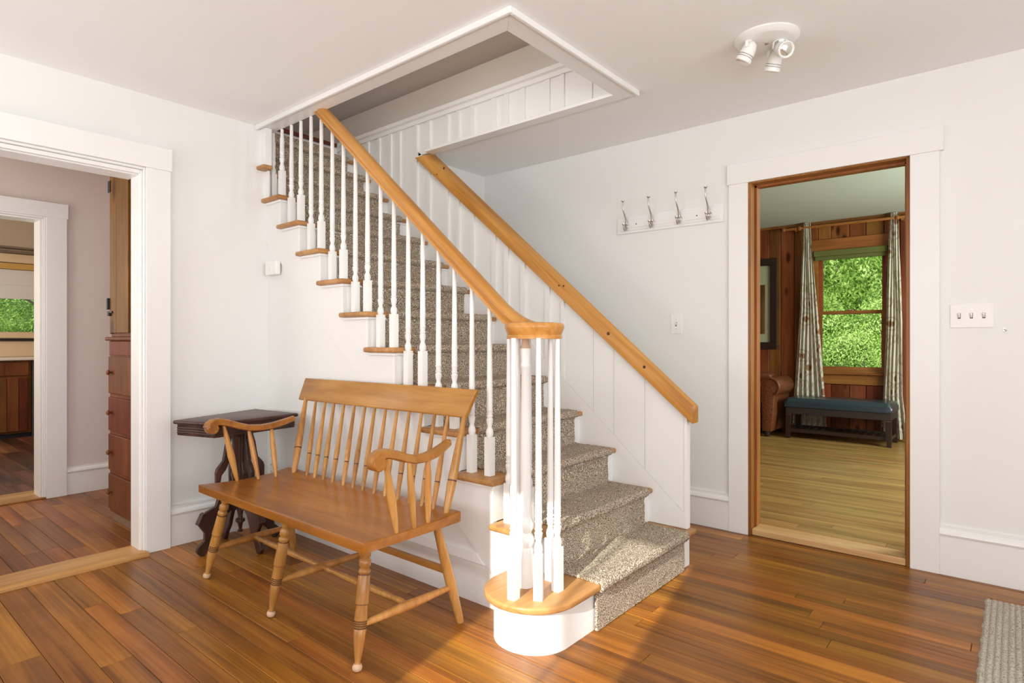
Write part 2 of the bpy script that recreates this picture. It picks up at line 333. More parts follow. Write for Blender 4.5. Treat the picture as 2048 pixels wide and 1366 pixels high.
# the panel at the top of the balustrade
struct('trim_2', M().box(-3.60, -3.478, 1.822, 1.864, 2.186, 2.411).box(-3.59, -3.50, 1.852, 1.8655, RISE * 11 + .001, 2.16), TRIMW, bevel=.002)
struct('trim_7', M().box(-3.615, -3.470, 1.802, 1.868, 2.161, 2.185), TREADW, bevel=.008)

# doorway to the hall: jamb, casings, threshold
d1 = struct('door_1', M().box(WX - .10, WX + .022, 1.155, 1.165, .012, 2.00).box(WX - .13, WX + .004, .2, 1.155, 1.99, 2.00).box(WX - .13, WX + .004, .19, .2, 0, 2.0), TRIMW, bevel=.002)
X0 = WX + .018; build('wall_block', M().box(WX, X0, .2, 1.17, 2.0, 2.03), TRIMW, d1)
build('side_casing', M().box(WX, X0 + .038, 1.177, 1.297, 0, 2.03), TRIMW, d1, bevel=.002)
build('head_casing', M().box(WX, X0 + .045, .1, 1.303, 2.03, 2.148), TRIMW, d1, bevel=.002)
build('inner_bead', M().box(WX, X0 + .028, 1.168, 1.177, .014, 2.03).box(X0, X0 + .028, .2, 1.1679, 2.017, 2.03), TRIMW, d1, bevel=.004)
build('inner_bead', M().box(WX, X0 + .014, 1.157, 1.1678, .018, 2.016).box(X0, X0 + .014, .2, 1.1569, 1.995, 2.016), TRIMW, d1, bevel=.003)
build('threshold', M().prism([(-3.66, .16, 0), (-3.44, .16, 0), (-3.445, .16, .008), (-3.47, .16, .019), (-3.64, .16, .019), (-3.66, .16, .008)], (0, 1.02, 0)), OAK, d1, bevel=.002)
# doorway to the living room
d2 = struct('door_2', M().box(-1.187, -1.165, YN - .012, YN + .15, .0, 2.028).box(-.415, -.393, YN - .012, YN + .15, .0, 2.028).box(-1.187, -.393, YN - .012, YN + .15, 2.022, 2.04), JAMBW, bevel=.002)
build('side_casing', M().box(-1.292, -1.181, YN - .022, YN, 0, 2.031), TRIMW, d2, bevel=.002)
build('side_casing', M().box(-.398, -.279, YN - .022, YN, 0, 2.031), TRIMW, d2, bevel=.002)
build('head_casing', M().box(-1.300, -.262, YN - .026, YN, 2.031, 2.150), TRIMW, d2, bevel=.002)
build('threshold', M().box(-1.164, -.416, YN - .006, YN + .128, .0, .037), OAKX, d2, bevel=.006)
build('stop', M().box(-1.165, -1.153, YN + .05, YN + .09, .04, 2.02).box(-.427, -.415, YN + .05, YN + .09, .04, 2.02).box(-1.165, -.415, YN + .05, YN + .09, 2.010, 2.022), JAMBW, d2)
# baseboards with cap mouldings
def baseboard(name, a, b, nrm, h=.165, cap=.05, bk=0):
    """a,b: floor line ends (x,y); nrm: outward normal"""
    (ax, ay), (bx, by) = a, b; nx, ny = nrm
    def pro(pts): return [(ax + nx * u, ay + ny * u, z) for u, z in pts]
    v = (bx - ax, by - ay, 0)
    o = struct(name, M().prism(pro([(-bk, 0), (.018, 0), (.018, h), (-bk, h)]), v), TRIMW, bevel=.0015)
    build('cap_moulding', M().prism(pro([(-bk, h), (.020, h), (.026, h + .012), (.022, h + .024), (.010, h + .036), (.010, h + cap), (-bk, h + cap)]), v), TRIMW, o)
    return o
baseboard('baseboard_left', (WX + .022, 1.297), (WX + .022, 1.864), (1, 0), bk=.022)
baseboard('baseboard_back', (-1.292, YN), (-3.26, YN), (0, -1))
baseboard('baseboard_right', (1.8, YN), (-.279, YN), (0, -1), .185, .05)

# ------------------------------------------------------------ staircase
RISE = .181; RUN = .2136
nose = lambda k: -1.213 - RUN * (k - 1)
YP = 2.83
NS = 14
st = thing('staircase', 'white painted staircase with oak treads climbing past the bench to the upper floor', 'staircase', (-1.403, 1.80, 0))
# closed wall under the stairs, the skirt board and sawtooth
prof = [(-1.245, 0.0)]
prof = []
for k in range(2, NS + 2):
    x = nose(k) - .034
    prof.append((x, RISE * (k - 1) - .004 if k > 2 else .16)); prof.append((x, RISE * k - .026))
top = [(x, z) for x, z in prof if x > WX - .12]
top[0] = (-1.455, .0)
last = top[-1]
poly = top + [(WX - .12, last[1]), (WX - .12, 0)]
wu = struct('wall_understair', M().prism([(x, YS + .008, z) for x, z in poly], (0, .02, 0)), WHITE)
sk = []
for k in range(3, 13):
    sk.append((nose(k) - .031, RISE * (k - 1) - .026)); sk.append((nose(k) - .031, RISE * k - .026))
# the skirt: between the diagonal line and the sawtooth
dl = lambda x: .924 + .847 * (-2.598 - x)
skp = [(-1.455, 0), (-1.455, 2 * RISE - .026)] + [p for p in sk if p[0] > WX - .1] + [(WX - .1, RISE * 12 - .026), (WX - .1, dl(WX - .1)), (-1.6, dl(-1.6)), (-1.53, 0)]
build('skirt_board', M().prism([(x, YS, z) for x, z in skp], (0, .010, 0)), WHITE, wu)
b = M()
xe = lambda z: -2.598 + (.924 - z) / .847
b.prism([(WX + .02, YS - .002, 0), (xe(0) - .01, YS - .002, 0), (xe(.168) - .004, YS - .002, .168), (WX + .02, YS - .002, .168)], (0, .012, 0))
bo = struct('baseboard_stair', b, TRIMW)
build('cap_moulding', M().prism([(WX + .02, YS - .006, .170), (xe(.17) - .004, YS - .006, .170), (xe(.214) - .004, YS - .002, .214), (WX + .02, YS - .002, .214)], (0, .012, 0)), TRIMW, bo, bevel=.002)
# risers
for k in range(2, NS + 2):
    x = nose(k) - .0272
    build('riser', M().box(x - .018, x, YS - .0008 if k < 12 else 1.93, YP - .001, RISE * (k - 1) + (.001), RISE * k - .026), TRIMW, st)
# treads with bullnose and a return on the open side
def tread(k):
    x1 = nose(k); x0 = x1 - RUN - .027; z1 = RISE * k; z0 = z1 - .026
    y0 = YS - .034
    m = M()
    if k >= 12: y0 = 1.93
    m.box(x0 if k < 12 else x0, x1, y0, YP - .001, z0, z1)
    o = build('tread', m, TREADW, st, bevel=.010, segs=3, smooth=50, origin=((x0 + x1) / 2, 2.3, z1))
    if k < 12: build('cove', M().box(x0 + .02, x1 - .014, YS - .014, YS - .001, z0 - .014, z0 - .0005).box(x1 - .028, x1 - .014, YS - .001, YP - .002, z0 - .014, z0 - .0005), TRIMW, st, bevel=.003)
for k in range(2, NS + 1): tread(k)
# starting step with its rounded end
cx, cy = -1.403, 1.80
def dshape(Rr, xr, yend, n=28):
    pts = [(xr, yend), (xr, cy)]
    for i in range(1, n): a = -math.pi * i / n; pts.append((cx + (xr - cx) * math.cos(a), cy + Rr * math.sin(a)))
    pts += [(cx - Rr, cy), (cx - Rr, YS + .02), (-1.48, YS + .02), (-1.48, yend)]
    return pts
build('starting_riser', M().prism([(x, y, .0) for x, y in dshape(.150, -1.250, YP - .008)], (0, 0, .156)), TRIMW, st, smooth=35)
build('starting_tread', M().prism([(x, y, .158) for x, y in dshape(.188, -1.215, YP + .05)], (0, 0, .027)), TREADW, st, bevel=.009, segs=3, smooth=40)
# landing and nosing upstairs
zl = RISE * 15; xl = nose(15)
build('landing_nosing', M().box(xl - .1, xl, 1.93, YP, zl - .03, zl), CHERRY, st, bevel=.01)
# carpet runner
def runner():
    y0, y1 = 1.975, 2.765; T = .012; pr = [(nose(1) - .028 + T, .004)]
    for k in range(1, NS + 2):
        xn = nose(k); z = RISE * k + (.004 if k == 1 else 0)
        pr += [(xn - .028 + T, z - .05), (xn - .024 + T, z - .030), (xn + T * .4, z - .027), (xn + T, z - .016), (xn + T * .9, z + .002), (xn + .001, z + T), (xn - .02, z + T)]
        if k > NS: pr = pr[:-6]
        if k <= NS: pr += [(nose(k + 1) - .028 + T + .02, z + T), (nose(k + 1) - .028 + T + .002, z + T + .006)]
    fine = [pr[0]]
    for a, b in zip(pr, pr[1:]):
        d = math.dist(a, b); n = max(1, round(d / .013))
        for i in range(1, n + 1): fine.append((a[0] + (b[0] - a[0]) * i / n, a[1] + (b[1] - a[1]) * i / n))
    ny = 60; m = M(); vs_ = []; nn = len(fine)
    for i, (x, z) in enumerate(fine):
        for j in range(ny + 1):
            e = min(j, ny - j); dd = random.uniform(-.0016, .0016); off = 0
            vs_.append((x + dd, y0 + (y1 - y0) * j / ny + (random.uniform(-.002, .002) if e == 0 else 0), z + random.uniform(-.0016, .0016)))
    fs = [(i * (ny + 1) + j, i * (ny + 1) + j + 1, (i + 1) * (ny + 1) + j + 1, (i + 1) * (ny + 1) + j) for i in range(nn - 1) for j in range(ny)]
    # folded edges down to the wood
    for j in (0, ny):
        base = len(vs_)
        for i in range(nn):
            x, y, z = vs_[i * (ny + 1) + j]; a = fine[max(i - 1, 0)]; b = fine[min(i + 1, nn - 1)]
            tx, tz = b[0] - a[0], b[1] - a[1]; l = math.hypot(tx, tz) or 1
            vs_.append((x - tz / l * T * .9, y, z + tx / l * T * .9))
        for i in range(nn - 1): fs.append((i * (ny + 1) + j, (i + 1) * (ny + 1) + j, base + i + 1, base + i))
    m.add(vs_, fs)
    return m
o = build('stair_runner', runner(), CARPET, smooth=70)
tag(o, 'speckled grey brown carpet runner tacked down the middle of the stairs', 'carpet')

# ------------------------------------------------------------ board-and-batten partition beside the stairs
capb = lambda x: .718 + .846 * (-1.214 - x)          # underside front edge of the pine cap
sline = lambda x: .276 + .876 * (-1.276 - x)         # top of the inner skirt
ZT = 2.652
xb = [-1.246, -1.475, -1.659, -1.788, -1.970]
def pz(x):
    return min(ZT, capb(x) + .03) if x > -3.24 else ZT
wp = struct('partition', M().prism([(-1.246, YP + .006, .186), (-1.246, YP + .006, capb(-1.246) + .03), (-3.25, YP + .006, 2.46), (-3.25, YP + .006, H - .001), (-3.25, YP + .006, ZT), (-5.2, YP + .006, ZT), (-5.2, YP + .006, .186)], (0, .029, 0)), WHITE)
wp2 = build('upper_boarding', M().box(-3.25, -1.6, YP + .006, YP + .035, H + .001, ZT), WHITE, wp)
build('end_board', M().box(-1.262, -1.244, YP, YP + .036, 0.186, capb(-1.25) + .01), TRIMW, wp, bevel=.001)
build('end_board', M().box(-1.275, -1.248, YP - .006, YP + .036, 0, .1575), TRIMW, wp, bevel=.001)
build('skirt_board', M().prism([(-1.262, YP - .001, .187), (-1.262, YP - .001, sline(-1.262)), (-4.2, YP - .001, sline(-4.2)), (-4.2, YP - .001, RISE * 13), (-1.6, YP - .001, .187)], (0, .0065, 0)), WHITE, wp)
edges = [-1.262, -1.475, -1.659, -1.788, -1.970]
for a, b in zip(edges[:-1], edges[1:]):
    if sline(b) < capb(a):
        g = .0012
        build('plank', M().prism([(a - g, YP + .001, sline(a - g) + .002), (a - g, YP + .001, capb(a) + .012), (b + g, YP + .001, capb(b) + .012), (b + g, YP + .001, sline(b + g) + .002)], (0, .0048, 0)), WHITE, wp)
bats = [(-3.84, -3.81), (-3.703, -3.674), (-3.572, -3.539), (-3.463, -3.434), (-3.279, -3.247), (-3.148, -3.113), (-2.961, -2.932), (-2.857, -2.827), (-2.728, -2.692), (-2.541, -2.504), (-2.438, -2.40), (-2.304, -2.270), (-2.119, -2.084), (-2.004, -1.981)]
prev = -1.970
for a, b in [(-1.81, -1.794)] + []:
    build('batten', M().box(a, b, YP - .004, YP + .006, H + .001, ZT - .002), WHITE, wp)
for a, b in reversed(bats):
    # batten stands proud of the recessed boards
    if a > -3.24:
        build('batten', M().prism([(a, YP - .006, sline(a) + .001), (b, YP - .006, sline(b) + .001), (b, YP - .006, min(capb(b) + .01, H - .019)), (a, YP - .006, min(capb(a) + .01, H - .019))], (0, .012, 0)), WHITE, wp)
        build('batten', M().box(a, b, YP - .006, YP + .006, H + .001, ZT - .002), WHITE, wp)
    else:
        build('batten', M().prism([(a, YP - .006, sline(a) + .001), (b, YP - .006, sline(b) + .001), (b, YP - .006, ZT - .002), (a, YP - .006, ZT - .002)], (0, .012, 0)), WHITE, wp)
build('moulding', M().prism([(-5.2, YP + .035, ZT), (-5.2, YP - .008, ZT), (-5.2, YP - .008, ZT + .028), (-5.2, YP - .022, ZT + .036), (-5.2, YP - .022, ZT + .062), (-5.2, YP + .035, ZT + .07)], (3.6, 0, 0)), TRIMW, wp, bevel=.002)
# pine cap rail
KNOTS = [(-1.675, 1.157, .010), (-1.462, .984, .009), (-1.999, 1.434, .006), (-1.967, 1.430, .006), (-2.948, 2.28, .009), (-3.017, 2.25, .006)]
cpm = M()
a = Vector((-1.206, YP + .018, 0)); x2 = -3.27
sec = [(-.048, 0), (.03, 0)]
pts = []
def caprow(x, z): return [(x, YP - .030, z), (x, YP + .050, z), (x, YP + .050, z + .085), (x, YP - .030, z + .085)]
lo = caprow(-1.206, capb(-1.206)); hi = caprow(-3.255, capb(-3.255)); hi[2] = (-3.12, YP + .05, H - .002); hi[3] = (-3.165, YP - .030, H - .02); hi[1] = (-3.25, YP + .05, H - .002); hi[0] = (-3.25, YP - .03, H - .02)
cpm.add(lo + hi, [(3, 2, 1, 0), (4, 5, 6, 7), (0, 1, 5, 4), (1, 2, 6, 5), (2, 3, 7, 6), (3, 0, 4, 7)])
knotm = plain('pine_knot', (.075, .022, .006), .5)
o = build('cap_rail', cpm, PINEC, bevel=.006, segs=2, smooth=40)
for kx, kz, kr in KNOTS: build('knot', M().lathe((kx, YP - .0298, kz), (kx, YP - .0306, kz), [(0, kr), (1, kr * .85)], 14), knotm, o)
o['kind'] = 'thing'; tag(o, 'straight knotty pine cap rail sloping down on top of the white boarded partition', 'handrail')

# ------------------------------------------------------------ balustrade
rb = lambda x: 1.288 + .866 * (-1.747 - x)     # underside of the handrail
ra = thing('balustrade', 'turned white balusters carrying an oak handrail that curls into a volute', 'railing', (-1.43, 1.78, .185))
def baluster(x, y, z0, z1, rot=0):
    m = M(); s = .0163
    m.box(x - s, x + s, y - s, y + s, z0, z0 + .165)
    c = [(x - s * .55, y - s * .55), (x + s * .55, y - s * .55), (x + s * .55, y + s * .55), (x - s * .55, y + s * .55)]
    L = z1 - z0 - .165
    pr = [(0, .0115), (.006, .0150), (.018, .0168), (.030, .0150), (.040, .0105), (.046, .0100), (.060, .0135), (.076, .0155), (.080, .0125), (.086, .0125), (.090, .0150), (.094, .0122), (.112, .0130), (.116, .0148), (.120, .0128)]
    m.lathe((x, y, z0 + .164), (x, y, z0 + .164 + 1), [(t, r) for t, r in pr] + [(.20, .0130), (L * .6, .0112), (L, .0092)], 12)
    if rot: m.rot(0, (x, y, z0), Matrix.Rotation(rot, 3, 'Z'))
    build('baluster', m, TRIMW, ra, smooth=35)
for k in range(2, 12):
    for d in (.083, .188):
        x = nose(k) - d; zt = rb(x) + .012
        if k == 2: zt = 1.13
        elif k == 3 and d < .1: zt = max(zt, 1.2)
        baluster(x, 1.905, RISE * k, min(zt, H - .019))
for (x, y, r_) in [(-1.392, 1.668, .1), (-1.320, 1.722, .5), (-1.312, 1.828, .0), (-1.392, 1.892, .0), (-1.490, 1.812, .0)]:
    baluster(x, y, .185, 1.13, r_)
# newel inside the volute
nx, ny = -1.43, 1.785
m = M()
m.lathe((nx, ny, .185), (nx, ny, 1.185), [(0, .031), (.14, .031), (.15, .026), (.165, .034), (.18, .036), (.195, .028), (.205, .022), (.22, .031), (.24, .033), (.26, .024), (.27, .024), (.30, .0225), (.60, .020), (.83, .0165), (.835, .0195), (.845, .0195), (.85, .017), (.875, .019), (.895, .0205), (.905, .0205)], 8)
build('newel_post', m, TRIMW, ra, smooth=50)
build('newel_neck', M().lathe((nx, ny, 1.09), (nx, ny, 1.135), [(0, .020), (.3, .016), (.7, .0135), (1, .013)], 16), WORNFOOT, ra, smooth=50, label='bare unpainted wooden neck')
# handrail section (side, up) relative to centre
sec = [(-.026, -.031), (.026, -.031), (.027, -.020), (.023, -.017), (.025, -.012), (.032, .002), (.033, .012), (.029, .022), (.017, .030), (0, .032), (-.017, .030), (-.029, .022), (-.033, .012), (-.032, .002), (-.025, -.012), (-.023, -.017), (-.027, -.020)]
path = []
for i in range(20):
    x = -3.06 + (3.06 - 1.68) * i / 19; path.append((x, 1.905, rb(x) + .033 / math.cos(math.atan(.866))))
zv = 1.157
x0, z0 = path[-1][0], path[-1][2]
for i in range(1, 9):      # easing curve
    t = i / 8; x = x0 + .27 * t; z = z0 - .866 * .27 * (t - t * t * .5); path.append((x, 1.905 - .018 * t, max(z, zv)))
hr = M().sweep(path, sec)
build('handrail', hr, RAILW, ra, smooth=40)
vol = M(); vp = []
vsec = [(-.026, -.031), (.026, -.031), (.027, -.020), (.024, -.016), (.027, -.008), (.035, .010), (.035, .020), (.029, .028), (0, .031), (-.029, .028), (-.035, .020), (-.035, .010), (-.027, -.008), (-.024, -.016), (-.027, -.020)]
for i in range(4): vp.append((-1.45 + .047 * i / 4, 1.886, zv))
for i in range(0, 60):
    a = R(90) - R(480) * i / 59; rr = .086 - .050 * (i / 59) ** 1.3
    vp.append((cx + rr * math.cos(a) - .016 * (i / 59), cy + rr * math.sin(a) - .01 * (i / 59), zv))
vol.sweep(vp, vsec)
build('volute', vol, RAILW, ra, smooth=45)
m = M().lathe((nx + .006, ny + .008, zv - .031), (nx + .006, ny + .008, zv + .031), [(0, .045), (.2, .046), (.3, .042), (.75, .050), (.9, .048), (1, .040)], 24)
build('volute_eye', m, RAILW, ra, smooth=45)

# ------------------------------------------------------------ upstairs seen through the opening
struct('wall_upstairs', M().box(-5.2, -1.2, 2.90, 2.98, zl - .01, 2.94).box(-5.3, -5.2, .9, 2.98, 2.4, 4.6).box(-5.2, -1.2, .9, 1.0, 2.71, 4.6).box(-1.2, -1.1, .9, 2.98, 2.71, 4.6), UPP)
struct('ceiling', M().prism([(-5.2, 2.98, 2.93), (-5.2, .95, 4.3), (-5.2, .95, 4.4), (-5.2, 2.98, 3.03)], (4.1, 0, 0)), UPP)
struct('trim_3', M().box(-4.36, -4.30, 2.885, 2.902, 2.725, 2.94), UPP)
struct('floor', M().box(-5.2, xl - .1, 1.93, 2.82, zl - .2, zl - .001), plain('landing_wood', (.10, .03, .015), .4))
struct('wall_stairwell', M().box(-5.2, WX - .125, 1.866, 1.926, 0, 2.70).box(-5.3, -5.2, 1.80, 2.98, 0, 2.4), HALLP)

# ------------------------------------------------------------ hall
struct('ceiling', M().box(-5.42, WX - .12, -.6, 1.80, H, H + .1), HALLP)
XF = -5.28
m = M().box(XF - .14, XF, 1.108, 1.80, 0, H).box(XF - .14, XF, -.6, .2, 0, H).box(XF - .14, XF, .2, 1.108, 1.98, H)
struct('wall_hall', m, HALLP)
struct('wall_hall_side', M().box(-5.42, -3.65, -.7, -.6, 0, H), HALLP)
d3 = struct('door_3', M().box(XF - .15, XF + .005, 1.10, 1.11, 0, 1.97).box(XF - .15, XF + .005, .2, 1.11, 1.97, 1.982), TRIMW, bevel=.002)
build('side_casing', M().box(XF, XF + .03, 1.135, 1.255, 0, 1.995), TRIMW, d3, bevel=.002)
build('head_casing', M().box(XF, XF + .034, .1, 1.262, 1.995, 2.10), TRIMW, d3, bevel=.002)
build('inner_bead', M().box(XF, XF + .024, 1.120, 1.135, .012, 1.995).box(XF, XF + .024, .2, 1.1199, 1.983, 1.995), TRIMW, d3, bevel=.003)
build('inner_bead', M().box(XF, XF + .014, 1.111, 1.1198, .012, 1.982), TRIMW, d3, bevel=.003)
build('threshold', M().box(XF - .28, XF + .02, .2, 1.15, 0, .014), OAK, d3, bevel=.005)
baseboard('baseboard_hall', (XF, 1.255), (XF, 1.80), (1, 0), .155, .045)
# built-in cabinet in the hall
cb = thing('hall_cabinet', 'tall reddish wood built-in cabinet with knobbed drawers in the hall', 'cabinet', (-4.0, 1.5, 0))
y0 = 1.25
build('body', M().box(-4.295, -3.66, y0 + .004, 1.76, 1.142, 2.38).box(-4.325, -3.66, y0 + .004, 1.76, .06, 1.118), CABW, cb, bevel=.003)
build('ledge', M().box(-4.34, -3.66, y0 - .02, 1.76, 1.118, 1.142), CABW, cb, bevel=.008)
build('plinth', M().box(-4.32, -3.66, y0 + .02, 1.76, 0, .06), plain('scuffed_plinth', (.22, .13, .08), .8), cb)
build('rail', M().box(-4.31, -3.67, y0 - .004, y0 + .003, 1.03, 1.115), CABW, cb, bevel=.002)
for za, zb, zk in ((.795, 1.022, .925), (.565, .772, .68), (.325, .545, .438), (.085, .300, .196)):
    dr = build('drawer', M().box(-4.30, -3.68, y0 - .012, y0 + .003, za, zb), CABW, cb, bevel=.004, segs=2)
    build('knob', M().lathe((-4.237, y0 - .011, zk), (-4.237, y0 - .040, zk), [(0, .007), (.4, .006), (.5, .014), (.8, .016), (1, .009)], 14), CABW, dr, smooth=50)
dr = build('door', M().box(-4.262, -4.153, y0 - .014, y0 + .003, 1.165, 2.33).box(-4.149, -3.95, y0 - .014, y0 + .003, 1.165, 2.33), CABU, cb, bevel=.003)
build('stile', M().box(-4.29, -4.268, y0 - .006, y0 + .003, 1.16, 2.34), CABU, cb)
build('latch', M().box(-4.285, -4.262, y0 - .028, y0 - .013, 1.31, 1.38).box(-4.290, -4.205, y0 - .022, y0 - .014, 1.285, 1.30).box(-4.262, -4.235, y0 - .030, y0 - .014, 1.27, 1.29), IRON, dr, bevel=.002, label='black iron latch')
build('hinge', M().box(-4.288, -4.245, y0 - .018, y0 - .013, 2.03, 2.10), IRON, dr)

# ------------------------------------------------------------ kitchen glimpsed through the second doorway
XK = -9.4
m = M().box(XK - .12, XK, -1.1, .7, -.05, 2.75).box(XK - .12, XK, 2.3, 3.0, -.05, 2.75).box(XK - .12, XK, .7, 2.3, -.05, 1.2).box(XK - .12, XK, .7, 2.3, 1.99, 2.75)
struct('wall_kitchen', m, BEIGE)
struct('wall_kitchen_side', M().box(XK, -5.42, -1.2, -1.1, -.05, 2.75).box(XK, -5.42, 3.0, 3.1, -.05, 2.75).box(-5.42, -5.41, -1.1, -.6, 0, 2.75).box(-5.42, -5.3, 1.8, 3.0, 0, 2.75), BEIGE)
struct('ceiling', M().box(XK - .12, -5.42, -1.2, 3.1, 2.66, 2.75), CEIL)
w1 = struct('window_1', M().box(XK - .09, XK - .03, .7, .76, 1.2, 1.99).box(XK - .09, XK - .03, 2.24, 2.3, 1.2, 1.99).box(XK - .09, XK - .03, .76, 2.24, 1.2, 1.225).box(XK - .09, XK - .03, .76, 2.24, 1.95, 1.99), BEIGE)
build('pane', M().box(XK - .064, XK - .060, .76, 2.24, 1.225, 1.95), GLASS, w1)
build('sill', M().box(XK - .02, XK + .05, .66, 2.34, 1.15, 1.222), BEIGE, w1, bevel=.003)
build('rail', M().box(XK + .001, XK + .055, .66, 2.34, 1.115, 1.142), IRON, w1)
sh = build('window_shade', M().box(XK - .012, XK + .012, .72, 2.28, 1.80, 1.985).box(XK - .004, XK + .006, .72, 2.28, 1.63, 1.80).box(XK - .008, XK + .012, .72, 2.28, 1.63, 1.65), SHADE, bevel=.002)
tag(sh, 'pale fabric shade half lowered over the kitchen window', 'window shade')
vl = build('valance', M().box(XK + .002, XK + .05, .6, 2.4, 1.99, 2.06), plain('honey_valance', (.62, .36, .10), .4), bevel=.006)
tag(vl, 'honey wood valance board above the kitchen window shade', 'valance')
t4 = struct('trim_4', M().box(XK, XK + .06, -.2, 2.9, 2.07, 2.175), BEIGE, bevel=.004)
build('moulding', M().box(XK, XK + .09, -.2, 2.9, 2.18, 2.20).box(XK, XK + .12, -.2, 2.9, 2.235, 2.255), plain('taupe_moulding', (.2, .14, .1), .5), t4, bevel=.003)
build('soffit', M().box(XK, XK + .10, -.2, 2.9, 2.256, 2.655), plain('soffit_tan', (.5, .40, .30), .6), t4)
struct('trim_5', M().box(XK, XK + .02, -.2, 2.9, .925, 1.11), BEIGE)
kc = thing('kitchen_cabinet', 'brown plank-door base cabinet under the kitchen window', 'cabinet', (-9.08, 1.2, 0))
XC = -8.8
build('body', M().box(XK + .03, XC - .02, .1, 1.762, .05, .888), CABW, kc, bevel=.002)
build('toe_kick', M().box(XK + .03, XC - .06, .1, 1.762, -.003, .05), NAVY, kc)
build('drawer', M().box(XC - .02, XC, 1.0, 1.735, .715, .87), CABW, kc, bevel=.004)
for i in range(2):
    ya = 1.0 if i == 0 else 1.385; yb = ya + (.37 if i == 0 else .345)
    dd = build('door', M().box(XC - .02, XC - .004, ya, yb, .07, .695), CABU, kc, bevel=.002)
    n = 3; ws = [ya + .012, ya + .135, ya + .255, yb - .012] if i == 0 else [ya + .005, 1.538, 1.645, yb - .005]
    for j in range(3): build('plank', M().box(XC - .005, XC + .006, ws[j] + .003, ws[j + 1] - .003, .075, .69), CABW, dd, bevel=.003)
ct = build('countertop', M().box(XK + .02, XC + .035, .1, 2.4, .890, .922), COUNTER, bevel=.008); tag(ct, 'white kitchen countertop along the window wall', 'countertop')
dw = thing('dishwasher', 'dark dishwasher with a bar handle beside the kitchen cabinet', 'dishwasher', (-9.1, 2.05, 0))
build('body', M().box(XK + .03, XC - .02, 1.768, 2.36, -.003, .886), STEEL, dw, bevel=.004)
build('door', M().box(XC - .02, XC + .006, 1.774, 2.35, .07, .86), STEEL, dw, bevel=.004)
build('handle', M().box(XC + .02, XC + .04, 1.78, 2.3, .62, .64).box(XC + .004, XC + .03, 1.80, 1.82, .62, .64).box(XC + .004, XC + .03, 2.26, 2.28, .62, .64), NICKEL, dw, bevel=.003)

# ------------------------------------------------------------ living room
YL = 7.62; ZC = 2.495; ZL = .04
struct('ceiling', M().box(-4.6, 1.6, YN + .12, YL + .2, ZC, ZC + .1), LIVC)
struct('wall_living_west', M().box(-4.6, -4.5, 3.66, YL, ZL, ZC), PANELW)
struct('wall_living_east', M().box(1.5, 1.6, 3.66, 4.7, ZL, ZC).box(1.5, 1.6, 6.5, YL, ZL, ZC).box(1.5, 1.6, 4.7, 6.5, ZL, .8).box(1.5, 1.6, 4.7, 6.5, 2.2, ZC), PANELW)
struct('wall_living_front', M().box(-4.6, -1.2, YN + .121, YN + .14, ZL, ZC).box(-.38, 1.6, YN + .121, YN + .14, ZL, ZC).box(-1.2, -.38, YN + .121, YN + .14, 2.05, ZC), PANELW)
m = M().box(-4.6, -1.80, YL + .012, YL + .16, 0, ZC).box(-1.05, 1.6, YL + .012, YL + .16, 0, ZC).box(-1.80, -1.05, YL + .012, YL + .16, 0, .75).box(-1.80, -1.05, YL + .012, YL + .16, 2.14, ZC)
wl = struct('wall_living', m, SUB)
gx = [-3.0, -2.78, -2.60, -2.45, -2.298, -2.167, -2.015, -1.874, -1.754, -1.619, -1.434, -1.271, -1.10, -.95, -.80, -.62, -.45, -.27, -.05]
for a, b in zip(gx[:-1], gx[1:]):
    a += .003; b -= .003
    if b < -1.82 or a > -1.04: build('plank', M().box(a, b, YL, YL + .011, ZL + .09, ZC - .001), PANELW, wl, bevel=.003, segs=1, origin=((a + b) / 2, YL, 1))
    else:
        build('plank', M().box(a, b, YL, YL + .011, 2.285, ZC - .001), PANELW, wl, bevel=.003, segs=1, origin=((a + b) / 2, YL, 2.3))
        build('plank', M().box(a, b, YL, YL + .011, ZL + .09, .62), PANELW, wl, bevel=.003, segs=1, origin=((a + b) / 2, YL, .3))
        if a < -1.82: build('plank', M().box(a, -1.82, YL, YL + .011, .62, 2.285), PANELW, wl, bevel=.003, segs=1, origin=(a, YL, 1.3))
        if b > -1.04: build('plank', M().box(-1.04, b, YL, YL + .011, .62, 2.285), PANELW, wl, bevel=.003, segs=1, origin=(b, YL, 1.3))
struct('baseboard_living', M().box(-3.0, -.05, YL - .016, YL, ZL, ZL + .09), PANELX, bevel=.003)
struct('trim_6', M().box(-3.0, -.05, YL - .02, YL, ZC - .03, ZC - .001), PANELX)
w2 = struct('window_2', M().box(-1.80, -1.765, YL - .0, YL + .15, .75, 2.14).box(-1.085, -1.05, YL, YL + .15, .75, 2.14).box(-1.765, -1.085, YL, YL + .15, 2.105, 2.14).box(-1.765, -1.085, YL, YL + .15, .75, .78), PANELX)
build('head_casing', M().box(-1.82, -1.04, YL - .02, YL, 2.152, 2.283), PANELX, w2, bevel=.003)
build('side_casing', M().box(-1.86, -1.795, YL - .018, YL, .75, 2.152), PANELX, w2, bevel=.003)
build('side_casing', M().box(-1.055, -.99, YL - .018, YL, .75, 2.152), PANELX, w2, bevel=.003)
build('sill', M().box(-1.87, -.98, YL - .05, YL + .02, .735, .76), PANELX, w2, bevel=.006)
build('apron', M().box(-1.82, -1.02, YL - .016, YL, .625, .733), PANELX, w2, bevel=.003)
def sash(z0, z1, y):
    s = build('sash', M().box(-1.763, -1.722, y, y + .035, z0, z1).box(-1.127, -1.087, y, y + .035, z0, z1).box(-1.722, -1.127, y, y + .035, z0, z0 + .04).box(-1.722, -1.127, y, y + .035, z1 - .032, z1), PANELX, w2)
    build('pane', M().box(-1.722, -1.127, y + .016, y + .019, z0 + .04, z1 - .032), GLASS, s)
    return s
